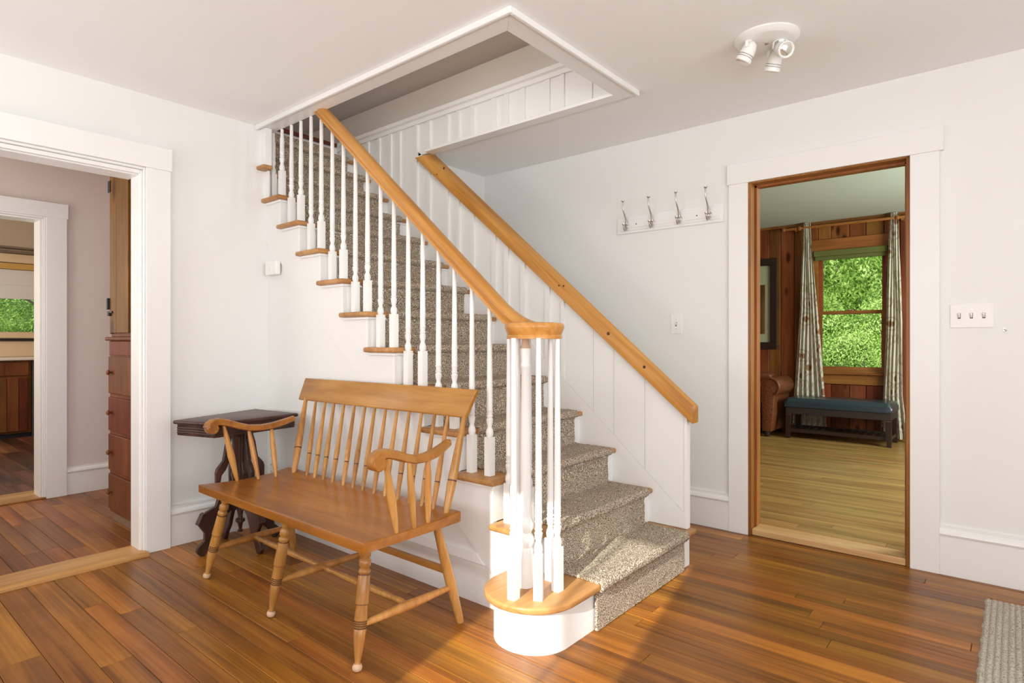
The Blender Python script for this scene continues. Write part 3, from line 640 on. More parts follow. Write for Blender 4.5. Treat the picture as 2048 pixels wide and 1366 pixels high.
sash(.782, 1.455, YL + .03); sash(1.42, 2.103, YL + .07)
build('sash_lock', M().box(-1.46, -1.40, YL + .025, YL + .05, 1.456, 1.47), BRASS, w2, bevel=.003)
o = build('roller_shade', M().box(-1.792, -1.062, YL - .052, YL - .022, 2.085, 2.150).box(-1.780, -1.072, YL - .040, YL - .030, 2.045, 2.086).box(-1.780, -1.072, YL - .044, YL - .026, 2.040, 2.052), OLIVE, bevel=.006)
tag(o, 'rolled-up olive green shade at the top of the living room window', 'window shade')
cr = thing('curtain_rod', 'wooden curtain pole with round finials above the living room window', 'curtain rod', (-1.5, YL - .08, 2.43))
build('pole', M().lathe((-2.09, YL - .085, 2.43), (-.66, YL - .085, 2.43), [(0, .016), (1, .016)], 14), PANELX, cr, smooth=50)
for x in (-2.11, -1.935, -.965, -.64):
    build('finial', M().lathe((x - .028, YL - .085, 2.43), (x + .028, YL - .085, 2.43), [(0, .008), (.2, .022), (.5, .029), (.8, .022), (1, .008)], 14), PANELX, cr, smooth=60)
for x in (-1.975, -.92): build('bracket', M().box(x - .012, x + .012, YL - .08, YL, 2.40, 2.42), PANELX, cr)
def curtain(name, rows, npl, label):
    """rows: (z, x0, x1)"""
    m = M(); vs_ = []; nu = npl * 8; zs = []
    rr = []
    for (za, a0, a1), (zb, b0, b1) in zip(rows, rows[1:]):
        for i in range(8): t = i / 8; rr.append((za + (zb - za) * t, a0 + (b0 - a0) * t, a1 + (b1 - a1) * t))
    rr.append(rows[-1])
    for side in (0, 1):
        for z, a, b in rr:
            amp = .012 + .16 * (b - a) / npl
            for j in range(nu + 1):
                u = j / nu; ph = u * npl * 2 * math.pi
                vs_.append((a + (b - a) * u + .004 * math.sin(z * 3 + j), YL - .085 + min(amp, .045) * math.sin(ph + .4 * math.sin(z * 2.1)) + side * .003, z))
    n = len(rr); w = nu + 1; fs = []
    for s in (0, 1):
        o_ = s * n * w
        for i in range(n - 1):
            for j in range(nu): fs.append((o_ + i * w + j, o_ + i * w + j + 1, o_ + (i + 1) * w + j + 1, o_ + (i + 1) * w + j))
    for i in range(n - 1):
        for j in (0, nu): fs.append((i * w + j, (i + 1) * w + j, n * w + (i + 1) * w + j, n * w + i * w + j))
    for j in range(nu):
        for i in (0, n - 1): fs.append((i * w + j, i * w + j + 1, n * w + i * w + j + 1, n * w + i * w + j))
    m.add(vs_, fs)
    return tag(build(name, m, CURT, smooth=60), label, 'curtain')
curtain('curtain', [(2.488, -1.895, -1.815), (2.2, -1.90, -1.80), (1.48, -1.925, -1.745), (.55, -1.995, -1.67), (.07, -2.02, -1.64)], 6, 'leaf-patterned pale curtain between the dark picture and the living room window')
curtain('curtain', [(2.488, -1.03, -.958), (2.2, -1.04, -.95), (1.33, -1.06, -.92), (.54, -1.10, -.915), (.07, -1.12, -.87)], 5, 'leaf-patterned pale curtain on the door-jamb side of the living room window')
pf = thing('framed_picture', 'dark-framed picture with pale mat on the knotty pine wall', 'picture', (-2.5, YL - .02, 1.56))
for a in [(-2.92, -2.20, 2.03, 2.115), (-2.92, -2.20, 1.015, 1.10)]: build('frame_rail', M().box(a[0], a[1], YL - .035, YL - .002, a[2], a[3]), ESPRESSO, pf, bevel=.006)
for a in [(-2.283, -2.20), (-2.92, -2.84)]: build('frame_rail', M().box(a[0], a[1], YL - .035, YL - .002, 1.10, 2.03), ESPRESSO, pf, bevel=.006)
build('mat', M().box(-2.84, -2.283, YL - .012, YL - .006, 1.10, 2.03), plain('pale_mat', (.42, .46, .30), .6), pf)
build('print', M().box(-2.80, -2.345, YL - .015, YL - .012, 1.20, 1.80), wood('door_reflection_brown', (.06, .02, .01), (.13, .05, .025), (.2, .09, .05), rot=(0, R(90), 0)), pf)  # brown panel colours in a door reflected inside the frame
# ottoman bench
ot = thing('ottoman_bench', 'blue-black tufted leather bench with slatted lower shelf under the living room window', 'bench', (-1.44, 7.28, ZL))
def cushion(x0, x1, y0, y1, z0, z1, buttons):
    m = M(); nx_, ny_ = 44, 22; vs_ = []
    for s in (0, 1):
        for i in range(nx_ + 1):
            for j in range(ny_ + 1):
                u = i / nx_; v = j / ny_; x = x0 + (x1 - x0) * u; y = y0 + (y1 - y0) * v
                e = min(u * (x1 - x0), (1 - u) * (x1 - x0), v * (y1 - y0), (1 - v) * (y1 - y0)); rd = .03
                k = 1 if e > rd else math.sqrt(max(0, 1 - (1 - e / rd) ** 2))
                if s: z = z0 + .02 + (z1 - z0 - .02) * (.35 + .65 * k) + .012 * math.sin(math.pi * u) * math.sin(math.pi * v)
                else: z = z0
                if s:
                    for bx, by in buttons: z -= .022 * math.exp(-((x - bx) ** 2 + (y - by) ** 2) / .0012) + .006 * math.exp(-abs((x - bx) * .5 + (y - by)) / .01) * math.exp(-abs(x - bx) / .12)
                vs_.append((x, y, z))
    w = ny_ + 1; o_ = (nx_ + 1) * w; fs = []
    for s in (0, 1):
        for i in range(nx_):
            for j in range(ny_): fs.append((s * o_ + i * w + j, s * o_ + i * w + j + 1, s * o_ + (i + 1) * w + j + 1, s * o_ + (i + 1) * w + j))
    for i in range(nx_):
        for j in (0, ny_): fs.append((i * w + j, (i + 1) * w + j, o_ + (i + 1) * w + j, o_ + i * w + j))
    for j in range(ny_):
        for i in (0, nx_): fs.append((i * w + j, i * w + j + 1, o_ + i * w + j + 1, o_ + i * w + j))
    return m.add(vs_, fs)
build('cushion', cushion(-1.965, -.945, 7.045, 7.50, .388, .485, [(-1.68, 7.27), (-1.30, 7.27)]), LEATHERB, ot, smooth=60)
build('seat_frame', M().box(-1.955, -.955, 7.055, 7.49, .31, .387), LEATHERF, ot, bevel=.004)
for x, dx in ((-1.955, 1), (-.955, -1)):
    for y, dy in ((7.055, 1), (7.49, -1)):
        a, b = .055, .038
        P = lambda s, z: [(x, y, z), (x + dx * s, y, z), (x + dx * s, y + dy * s, z), (x, y + dy * s, z)]
        build('leg', M().add(P(b, ZL) + P(a, .31), [(3, 2, 1, 0), (4, 5, 6, 7), (0, 1, 5, 4), (1, 2, 6, 5), (2, 3, 7, 6), (3, 0, 4, 7)]), ESPRESSO, ot)
build('shelf_frame', M().box(-1.915, -.99, 7.07, 7.105, .11, .145).box(-1.915, -.99, 7.445, 7.48, .11, .145).box(-1.945, -1.915, 7.10, 7.45, .11, .145).box(-.992, -.962, 7.10, 7.45, .11, .145), ESPRESSO, ot)
for i in range(12):
    x = -1.88 + i * .076; build('slat', M().box(x, x + .048, 7.105, 7.445, .122, .138), ESPRESSO, ot)
tk = M()
for x0_, s_ in ((-1.95, 1), (-.96, -1)):
    for i in range(6): tk.lathe((x0_ + s_ * .011 * i, 7.055, .303), (x0_ + s_ * .011 * i, 7.050, .303), [(0, .0045), (1, .002)], 6)
    for i in range(3): tk.lathe((x0_ + s_ * .055, 7.055, .303 - .013 * i), (x0_ + s_ * .055, 7.050, .303 - .013 * i), [(0, .0045), (1, .002)], 6)
build('nailheads', tk, BRASS, ot, kind='stuff')
# leather armchair
ac = thing('armchair', 'brown leather rolled-arm armchair half hidden by the living room door jamb', 'armchair', (-2.45, 7.2, ZL))
def armprof(sx, xc):
    pts = []
    for i in range(22):
        a = R(-60) + R(255) * i / 21; pts.append((xc + sx * .112 * math.cos(a), .60 + .112 * math.sin(a)))
    pts += [(xc - sx * .09, .40), (xc - sx * .085, .10), (xc + sx * .02, .10), (xc + sx * .045, .30), (xc + sx * .052, .45)]
    return pts
for sx, xc in ((1, -2.105), (-1, -2.80)):
    arm = build('arm', M().prism([(x, 6.98, z) for x, z in armprof(sx, xc)], (0, .56, 0)), LEATHERC, ac, bevel=.012, smooth=50)
    ring = [(xc + sx * .100 * math.cos(R(-60) + R(240) * i / 20), 6.972, .60 + .100 * math.sin(R(-60) + R(240) * i / 20)) for i in range(21)]
    build('piping', M().sweep(ring, [(.006 * math.cos(a), .006 * math.sin(a)) for a in (0, 1.05, 2.1, 3.14, 4.19, 5.24)], up=(0, 1, 0)), LEATHERC, arm, smooth=60)
build('seat', M().box(-2.70, -2.205, 6.96, 7.50, .12, .33), LEATHERC, ac, bevel=.02)
build('seat_cushion', M().box(-2.70, -2.205, 6.93, 7.44, .332, .47), LEATHERC, ac, bevel=.045, segs=4, smooth=60)
build('backrest', M().box(-2.72, -2.19, 7.36, 7.56, .34, .74), LEATHERC, ac, bevel=.05, segs=4, smooth=60)
for x in (-2.14, -2.77):
    for y in (7.02, 7.48): build('foot', M().lathe((x, y, ZL), (x, y, .10), [(0, .018), (.3, .028), (1, .03)], 12), ESPRESSO, ac, smooth=50)

# ------------------------------------------------------------ settee bench
SB = thing('settee_bench', 'honey maple spindle-back settee with scrolled arms in front of the stairs', 'bench', (-2.32, 1.45, 0))
def seat_mesh():
    x0, x1, y0_, y1_ = -2.968, -1.676, 1.222, 1.685; m = M(); nx_, ny_ = 60, 26; vs_ = []
    def outl(u, v):
        # pull the corners in, bow the back edge slightly and waist the ends
        x = x0 + (x1 - x0) * u; y = y0_ + (y1_ - y0_) * v
        wa = .014 * math.sin(math.pi * v); x += wa * (1 if u < .5 else -1) * abs(2 * u - 1)
        if v > .5 : y -= .0
        return x, y
    for s in (0, 1):
        for i in range(nx_ + 1):
            for j in range(ny_ + 1):
                u = i / nx_; v = j / ny_; x, y = outl(u, v)
                sad = .011 * math.sin(math.pi * min(1, v * 1.15)) * (1 - (2 * u - 1) ** 6 * .2)
                back = .010 * max(0, (v - .82) / .18) ** 1.0
                if s: z = .437 - sad * .9 + back
                else: z = .400 - sad * .55 + back * .4
                vs_.append((x, y, z))
    w = ny_ + 1; o_ = (nx_ + 1) * w; fs = []
    for s in (0, 1):
        for i in range(nx_):
            for j in range(ny_): fs.append((s * o_ + i * w + j, s * o_ + i * w + j + 1, s * o_ + (i + 1) * w + j + 1, s * o_ + (i + 1) * w + j))
    for i in range(nx_):
        for j in (0, ny_): fs.append((i * w + j, (i + 1) * w + j, o_ + (i + 1) * w + j, o_ + i * w + j))
    for j in range(ny_):
        for i in (0, nx_): fs.append((i * w + j, i * w + j + 1, o_ + i * w + j + 1, o_ + i * w + j))
    return m.add(vs_, fs)
build('seat', seat_mesh(), SEATW, SB, smooth=40, bevel=.004, segs=2)
build('deck_groove', M().box(-2.93, -1.715, 1.618, 1.622, .428, .4375), GROOVE, SB)
# crest rail
crm = M()
F_ = [(-3.025, 1.772, .795), (-1.745, 1.772, .800), (-1.700, 1.800, .918), (-3.000, 1.800, .914)]
crm.prism(F_, (0, .022, -.004)); build('crest_rail', crm, BENCHW, SB, bevel=.006, segs=3, smooth=40)
bot = [-2.847, -2.727, -2.656, -2.582, -2.502, -2.414, -2.340, -2.264, -2.182, -2.105, -2.021, -1.943, -1.866, -1.796, -1.721]
topx = [-2.961, -2.863, -2.774, -2.692, -2.605, -2.516, -2.431, -2.353, -2.270, -2.186, -2.101, -2.018, -1.933, -1.852, -1.754]
for i, (a, b_) in enumerate(zip(bot, topx)):
    post = i in (0, 14); A = (a, 1.645, .436); B = (b_, 1.783, .806)
    if post: pr = [(0, .010), (.05, .0135), (.28, .0185), (.30, .0185), (.32, .0165), (.34, .0185), (.6, .016), (1, .010)]
    else: pr = [(0, .0065), (.05, .0085), (.27, .0115), (.285, .0098), (.30, .0118), (.36, .0122), (.7, .009), (1, .0065)]
    sp = build('back_post' if post else 'spindle', M().lathe(A, B, pr, 12), BENCHL, SB, smooth=50)
    va, vb = Vector(A), Vector(B); t = .33 if post else .285
    build('groove', M().lathe(va.lerp(vb, t - .006), va.lerp(vb, t + .006), [(0, .0188 if post else .0112), (1, .0188 if post else .0112)], 12), GROOVE, sp, smooth=50)
def arm(xf, sgn):
    path = [(1.262, .700), (1.268, .714), (1.285, .724), (1.315, .727), (1.36, .715), (1.41, .696), (1.46, .682), (1.52, .678), (1.58, .684), (1.63, .697), (1.68, .712)]
    hw = [.024, .024, .024, .0235, .0225, .022, .0215, .021, .020, .018, .014]; th = [.014, .0165, .017, .017, .0165, .016, .0155, .015, .015, .0145, .013]
    xb_ = -1.722 - .02 if sgn > 0 else -2.905
    P = []; S = []
    for i, (y, z) in enumerate(path):
        t = i / 10; bow = .012 * math.sin(math.pi * t) * sgn
        P.append((xf + (xb_ - xf) * t ** 1.5 + bow, y, z)); a_, b_ = hw[i], th[i]
        S.append([(-a_, -b_ * .7), (-a_ * .7, -b_), (a_ * .7, -b_), (a_, -b_ * .7), (a_, b_ * .7), (a_ * .7, b_), (-a_ * .7, b_), (-a_, b_ * .7)])
    m = M().sweep(P, S); xx = P[1][0]
    m.lathe((xx - .024, 1.280, .697), (xx + .024, 1.280, .697), [(0, .024), (.08, .0265), (.92, .0265), (1, .024)], 20)
    ar = build('armrest', m, BENCHW, SB, smooth=45)
for xf, sgn, posts in ((-1.684, 1, [(-1.701, 1.383, -1.690, 1.325), (-1.698, 1.463, -1.688, 1.43), (-1.703, 1.535, -1.695, 1.529)]),
                       (-2.955, -1, [(-2.927, 1.390, -2.950, 1.335), (-2.880, 1.474, -2.945, 1.455), (-2.862, 1.556, -2.935, 1.570)])):
    arm(xf, sgn)
    for i, (xa, ya, xt, yt) in enumerate(posts):
        zt = (.705, .679, .672)[i]
        build('arm_spindle', M().lathe((xa, ya, .430), (xt, yt, zt), [(0, .007), (.1, .010), (.45, .0165 if i == 0 else .0135), (.75, .012), (1, .0075)], 12), BENCHL, SB, smooth=50)
legp = [(0, .011), (.02, .0125), (.045, .0185), (.085, .0185), (.10, .0135), (.125, .0205), (.165, .0205), (.185, .015), (.20, .0205), (.22, .0215), (.23, .0185), (.24, .0205), (.40, .0225), (.47, .0235), (.475, .0205), (.60, .0222)]
legp += [(.605, .0185), (.615, .0225), (.622, .0185), (.632, .0222), (.640, .0185), (.650, .022), (.658, .0185), (.668, .0215), (.75, .0195), (.88, .0125), (.925, .0095), (.945, .0125), (.965, .0165), (.985, .0150), (1, .008)]
fl_ = [((-2.807, 1.285, .402), (-2.918, 1.238, .002)), ((-2.255, 1.275, .402), (-2.310, 1.232, .002)), ((-1.745, 1.285, .402), (-1.703, 1.215, .002))]
bl_ = [((-2.85, 1.60, .402), (-2.945, 1.70, .001)), ((-2.255, 1.60, .402), (-2.30, 1.69, .001)), ((-1.728, 1.600, .402), (-1.690, 1.695, .001))]
LM = {}
for A, B in fl_:
    lg = build('leg', M().lathe(A, B, legp, 18), BENCHL, SB, smooth=50)
    a_, b_ = Vector(A), Vector(B)
    gr = M()
    for t in (.236, .473, .610, .627, .645, .663): gr.lathe(a_.lerp(b_, t - .0035), a_.lerp(b_, t + .0035), [(0, .0222 if t < .6 else .0212), (1, .0222 if t < .6 else .0212)], 18)
    build('ring_grooves', gr, GROOVE, lg, smooth=60, label='dark turned ring grooves', kind='stuff')
    build('worn_foot', M().lathe(a_.lerp(b_, .94), a_.lerp(b_, 1.0), [(0, .0135), (.35, .0172), (.75, .0158), (1, .0085)], 14), WORNFOOT, lg, smooth=60, label='worn pale ball foot')
for A, B in bl_:
    build('leg', M().lathe(A, B, [(0, .012), (.05, .015), (.35, .020), (.6, .0205), (.97, .0155), (1, .014)], 16), BENCHL, SB, smooth=50)
def at(A, B, z): A, B = Vector(A), Vector(B); t = (A.z - z) / (A.z - B.z); return A.lerp(B, t)
strp = [(0, .0085), (.06, .011), (.42, .0175), (.5, .0182), (.58, .0175), (.94, .011), (1, .0085)]
mids = []
for (A, B), (Cc, D) in zip(fl_, bl_):
    p, q = at(A, B, .145), at(Cc, D, .148); mids.append(p.lerp(q, .5)); build('stretcher', M().lathe(p, q, strp, 14), BENCHL, SB, smooth=50)
for a_, b_ in zip(mids[:-1], mids[1:]):
    build('stretcher', M().lathe(a_, b_, [(0, .006), (.04, .009), (.10, .013), (.16, .010), (.25, .012), (.5, .0150), (.75, .012), (.84, .010), (.90, .013), (.96, .009), (1, .006)], 14), BENCHL, SB, smooth=50)
for (A, B), (Cc, D) in ((bl_[0], bl_[1]), (bl_[1], bl_[2])):
    p, q = at(A, B, .215), at(Cc, D, .215); build('rear_rail', M().sweep([p, q], [(-.009, -.013), (.009, -.013), (.009, .013), (-.009, .013)]), BENCHW, SB, bevel=.002)

# ------------------------------------------------------------ carved side table in the corner
TB = thing('side_table', 'dark carved side table with fretwork pedestal in the corner behind the bench', 'table', (-3.24, 1.55, 0))
q4 = [(-3.300, 1.232), (-3.035, 1.318), (-3.088, 1.815), (-3.485, 1.765)]
def inset(q, d):
    c = (sum(p[0] for p in q) / 4, sum(p[1] for p in q) / 4); return [(p[0] + (c[0] - p[0]) * d / .3, p[1] + (c[1] - p[1]) * d / .3) for p in q]
def slab(q, z0, z1): return M().prism([(x, y, z0) for x, y in q], (0, 0, z1 - z0))
build('tabletop', slab(q4, .692, .712), WALNUTT, TB, bevel=.009, segs=3, smooth=40)
fz = slab(inset(q4, .022), .634, .692)
build('frieze', fz, WALNUT, TB, bevel=.002)
for z in (.646, .658, .670): build('reeding', slab(inset(q4, .019), z, z + .006), WALNUT, TB, bevel=.0015)
cxt, cyt = -3.24, 1.555
ol = [(.072, .634), (.068, .605), (.082, .560), (.088, .520), (.096, .478), (.128, .440), (.134, .420), (.133, .345), (.120, .290), (.135, .242), (.180, .225), (.196, .215), (.222, .165), (.214, .150), (.192, .118), (.193, .078), (.226, .048), (.231, .025), (.212, .001), (.186, .001), (.140, .050), (.100, .095), (.090, .130), (.066, .180), (.040, .170), (.020, .185), (.014, .26), (.014, .634)]
holes = [(.055, .40, .016, .05)]
for k, ang in enumerate((-90, 2, 90, 180)):
    m = M(); ca, sa = math.cos(R(ang)), math.sin(R(ang)); r0 = .024 if ang != 180 else .024
    # fretwork: outer rib and inner rib with an opening between
    outer = ol[:16] + ol[16:]
    Rp = lambda r, z, s: (cxt + ca * r - sa * s, cyt + sa * r + ca * s, z)
    sc_r = .9 if ang in (180,) else 1
    up = [(.072, .634), (.068, .605), (.082, .560), (.088, .520), (.096, .478), (.128, .440), (.134, .420), (.133, .345), (.112, .345), (.104, .40), (.080, .43), (.062, .47), (.058, .54), (.046, .634)]
    lw = [(.133, .346), (.120, .290), (.135, .242), (.180, .225), (.196, .215), (.222, .165), (.214, .150), (.192, .118), (.193, .078), (.226, .048), (.231, .025), (.212, .001), (.186, .001), (.160, .050), (.128, .085), (.110, .130), (.085, .180), (.056, .205), (.030, .200), (.012, .22), (.012, .346)]
    inn = [(.046, .634), (.012, .634), (.012, .346), (.040, .346), (.050, .40), (.036, .46), (.040, .54)]
    for poly_ in (up, lw, inn): m.prism([Rp(r * sc_r, z, -.011) for r, z in poly_], (-sa * .022, ca * .022, 0))
    lg = build('pedestal_leg', m, WALNUT, TB, bevel=.003, segs=1)
    build('foot_pad', M().prism([Rp(r * sc_r, z, -.019) for r, z in [(.190, .222), (.205, .218), (.229, .168), (.220, .158)]], (-sa * .038, ca * .038, 0)), WALNUT, lg, bevel=.002)
build('column', M().lathe((cxt, cyt, .635), (cxt, cyt, .165), [(0, .04), (.05, .04), (.08, .02), (.3, .017), (.6, .02), (.9, .02), (1, .012)], 12), WALNUT, TB, smooth=50)
build('finial', M().lathe((cxt, cyt, .168), (cxt, cyt, .075), [(0, .012), (.15, .014), (.2, .024), (.35, .025), (.45, .014), (.8, .008), (.85, .014), (.95, .013), (1, .005)], 14), WALNUT, TB, smooth=50)

# ------------------------------------------------------------ ceiling spotlight fitting
CL = thing('ceiling_spotlight', 'white round ceiling spotlight fitting with three adjustable heads', 'light', (-.826, 2.70, H))
lx, ly = -.826, 2.70
build('canopy', M().lathe((lx, ly, H - .0005), (lx, ly, H - .024), [(0, .132), (.25, .132), (.6, .124), (.9, .112), (1, .106)], 40), LAMPW, CL, smooth=40)
build('screw', M().lathe((lx, ly, H - .023), (lx, ly, H - .030), [(0, .007), (.6, .007), (1, .003)], 12), NICKEL, CL)
Fd = Vector((-math.sin(R(40)), math.cos(R(40)), 0)); Rd = Vector((math.cos(R(40)), math.sin(R(40)), 0))
def head(base, d, bulb):
    base = Vector(base); d = Vector(d).normalized(); L = .088
    c = base + Vector((0, 0, -.062)); A = c - d * .035; B = c + d * (L - .035)
    hd = build('spot_head', M().lathe(A, B, [(0, .012), (.10, .022), (.30, .029), (.62, .032), (.64, .0305), (.68, .0305), (.70, .032), (.74, .0305), (.78, .0305), (.80, .033), (.97, .034), (1, .031), (.97, .026), (.9, .023)], 24), LAMPW, CL, smooth=40)
    side = d.cross(Vector((0, 0, 1))).normalized()
    sl = M()
    for t in (.66, .76): sl.lathe(A.lerp(B, t - .008), A.lerp(B, t + .008), [(0, .0312), (1, .0312)], 24)
    build('vent_slot', sl, DARK, hd)
    y_ = M()
    for s in (1, -1):
        y_.sweep([base + side * .012 * s + Vector((0, 0, -.022)), base + side * .034 * s + Vector((0, 0, -.034)), c + side * .037 * s], [(-.006, -.0015), (.006, -.0015), (.006, .0015), (-.006, .0015)], up=tuple(side))
    build('yoke', y_, LAMPW, CL)
    build('pivot', M().lathe(base + Vector((0, 0, -.020)), base + Vector((0, 0, -.036)), [(0, .014), (.6, .012), (1, .008)], 16), LAMPW, CL, smooth=50)
    if bulb: build('bulb', M().lathe(B - d * .012, B - d * .002, [(0, .026), (.6, .027), (1, .020)], 20), plain('bulb_glass', (.75, .73, .66), .08, metal=.7), hd, smooth=60)
ctr = Vector((lx, ly, H))
head(ctr - Rd * .085 - Fd * .02, (-.42, -.05, -.75), False)
head(ctr + Rd * .05 + Fd * .07 * 0 - Fd * .03, -Fd * .8 + Vector((.05, 0, -.45)), True)
head(ctr + Rd * .062 + Fd * .06, Fd * .35 - Rd * .1 + Vector((0, 0, -.8)), True)

# ------------------------------------------------------------ coat hook rail
yH = YN
HR = thing('hook_rail', 'white moulded rail with four curved nickel coat hooks on the back wall', 'coat rack', (-1.68, yH, 1.87))
build('board', M().box(-2.04, -1.325, yH - .014, yH, 1.825, 1.935), TRIMW, HR, bevel=.004, segs=2)
build('raised_panel', M().box(-2.022, -1.343, yH - .019, yH - .013, 1.842, 1.918), TRIMW, HR, bevel=.003)
build('raised_panel', M().box(-2.005, -1.360, yH - .022, yH - .018, 1.857, 1.903), TRIMW, HR, bevel=.003)
def hook_tree(x, z):
    y0_ = yH - .022
    hk = build('hook', M().lathe((x, y0_ + .001, z), (x, y0_ - .006, z), [(0, .017), (.6, .016), (1, .008)], 20), NICKEL, HR, smooth=50)
    bm_ = hk.data
    circ = lambda r: [(r * math.cos(2 * math.pi * i / 10), r * math.sin(2 * math.pi * i / 10)) for i in range(10)]
    p = [(x, y0_ - .004, z + .01), (x, y0_ - .014, z + .040), (x, y0_ - .032, z + .066), (x, y0_ - .050, z + .092), (x, y0_ - .056, z + .118), (x, y0_ - .055, z + .140)]
    build('upper_prong', M().sweep(p, [circ(r) for r in (.0075, .0055, .0045, .004, .004, .0042)], up=(1, 0, 0)).lathe((x, y0_ - .055, z + .136), (x, y0_ - .055, z + .158), [(0, .004), (.3, .006), (.45, .004), (.7, .010), (.9, .0105), (1, .007)], 14), NICKEL, hk, smooth=50)
    p = [(x, y0_ - .004, z - .012), (x, y0_ - .012, z - .030), (x, y0_ - .026, z - .036), (x, y0_ - .040, z - .026), (x, y0_ - .044, z - .006)]
    build('lower_prong', M().sweep(p, [circ(r) for r in (.0075, .006, .005, .0045, .0045)], up=(1, 0, 0)).lathe((x, y0_ - .044, z - .008), (x, y0_ - .044, z + .008), [(0, .0045), (.6, .0095), (.9, .010), (1, .006)], 14), NICKEL, hk, smooth=50)
for x in (-1.962, -1.779, -1.595, -1.408): hook_tree(x, 1.876)
for x in (-1.895, -1.485): build('screw', M().lathe((x, yH - .021, 1.880), (x, yH - .026, 1.880), [(0, .004), (1, .003)], 10), DARK, HR)

# ------------------------------------------------------------ switches, outlets, thermostat
def plate(name, label, cat, c, w, h, axis, n, kind='switch', grp=None):
    """axis: outward normal 'S' (-y)"""
    x, y, z = c
    o = thing(name, label, cat, (x, y, z), grp)
    build('plate', M().box(x - w / 2, x + w / 2, y - .006, y, z - h / 2, z + h / 2), PLASTIC, o, bevel=.0025)
    for i in range(n):
        xx = x + (i - (n - 1) / 2) * .046
        if kind == 'switch':
            build('slot', M().box(xx - .0055, xx + .0055, y - .0068, y - .005, z - .013, z + .013), DARK, o)
            build('toggle', M().prism([(xx - .004, y - .006, z - .009), (xx - .004, y - .006, z + .010), (xx - .004, y - .017, z + .012), (xx - .004, y - .017, z + .005)], (.008, 0, 0)), PLASTIC, o)
        else:
            for dz in (-.02, .02):
                sk_ = build('socket', M().box(xx - .016, xx + .016, y - .0075, y - .005, z + dz - .014, z + dz + .014), PLASTIC, o, bevel=.001)
                build('slot', M().box(xx - .008, xx - .005, y - .0082, y - .007, z + dz - .004, z + dz + .006).box(xx + .005, xx + .008, y - .0082, y - .007, z + dz - .004, z + dz + .006), DARK, sk_)
        for dz in (-.030, .030) if kind == 'switch' else (0,):
            build('screw', M().lathe((xx, y - .0055, z + dz), (xx, y - .0075, z + dz), [(0, .0028), (1, .002)], 8), NICKEL, o)
plate('light_switch', 'white triple toggle switch plate right of the living room doorway', 'switch', (-.158, YN, 1.236), .163, .112, 'S', 3)
plate('light_switch', 'white single switch plate low on the wall between hook rail and cap rail', 'switch', (-1.626, YN, 1.222), .075, .122, 'S', 1)
plate('wall_outlet', 'white outlet low in the corner behind the side table', 'outlet', (-3.475, YS, .342), .07, .115, 'S', 1, 'outlet')
plate('wall_outlet', 'white outlet on the stair wall behind the bench spindles', 'outlet', (-2.12, YS + .008, .35), .07, .115, 'S', 1, 'outlet')
th = thing('thermostat', 'small white thermostat box on the stair wall near the left corner', 'thermostat', (-3.44, YS, 1.56))
build('case', M().box(-3.505, -3.375, YS - .032, YS, 1.515, 1.600), PLASTIC, th, bevel=.008, segs=3)
build('dial', M().box(-3.475, -3.425, YS - .035, YS - .031, 1.54, 1.575), TRIMW, th, bevel=.001)
hk = build('wall_hook', M().box(-.044, -.034, YN - .003, YN, 1.164, 1.176).lathe((-.040, YN - .003, 1.172), (-.031, YN - .010, 1.163), [(0, .003), (1, .002)], 8), NICKEL); tag(hk, 'tiny metal wall hook just below the triple switch plate', 'hook')

# ------------------------------------------------------------ ribbed rug at the right
def rug():
    x0, x1, y0_, y1_ = -.098, 1.25, 1.9, 3.31; pitch = .0195; n = int((x1 - x0) / pitch) * 4; ny_ = 90; m = M(); vs_ = []
    for i in range(n + 1):
        for j in range(ny_ + 1):
            u = i / 4; x = x0 + i * pitch / 4 + (.004 * math.sin(j * .7) if i == 0 else 0); y = y0_ + (y1_ - y0_) * j / ny_ + (random.uniform(-.003, .003) if j in (0, ny_) else 0)
            z = .004 + .0065 * abs(math.sin(math.pi * u)) ** .7 + random.uniform(-.0008, .0008)
            if i in (0, n) or j in (0, ny_): z = .0012
            vs_.append((x, y, z))
    fs = [(i * (ny_ + 1) + j, (i + 1) * (ny_ + 1) + j, (i + 1) * (ny_ + 1) + j + 1, i * (ny_ + 1) + j + 1) for i in range(n) for j in range(ny_)]
    m.add(vs_, fs); k = len(m.v)
    m.add([(x0, y0_, .0008), (x1, y0_, .0008), (x1, y1_, .0008), (x0, y1_, .0008)], [(3, 2, 1, 0)])
    return m
tag(build('area_rug', rug(), RUGM, smooth=60), 'beige ribbed woven rug on the wooden floor by the right wall', 'rug')

# ------------------------------------------------------------ windows behind the camera (only the middle south one lets the sun in; the others are added)
for i, (a, b, c, d) in enumerate(wins):
    w = struct('window_%d' % (i + 3), M().box(a, a + .03, -1.59, -1.50, c, d).box(b - .03, b, -1.59, -1.50, c, d).box(a + .03, b - .03, -1.59, -1.50, c, c + .03).box(a + .03, b - .03, -1.59, -1.50, d - .03, d), TRIMW)
    build('pane', M().box(a + .03, b - .03, -1.556, -1.552, c + .03, d - .03), GLASS, w)
    if i != 1: build('sun_blocker', M().box(a + .01, b - .01, -1.50, -1.495, c - .03, d + .02), SHADE, w)  # added opaque panel keeping the sun out of the two added windows
    if i == 1: build('glazing_bar', M().box(-.575, -.560, -1.565, -1.54, c + .03, d - .03), TRIMW, w)
w = struct('window_6', M().box(1.81, 1.88, -.9, -.86, .7, 2.1).box(1.81, 1.88, 1.66, 1.7, .7, 2.1).box(1.81, 1.88, -.86, 1.66, .7, .74).box(1.81, 1.88, -.86, 1.66, 2.06, 2.1), TRIMW)  # unseen window added for ambient light from the east
build('pane', M().box(1.84, 1.844, -.86, 1.66, .74, 2.06), GLASS, w)

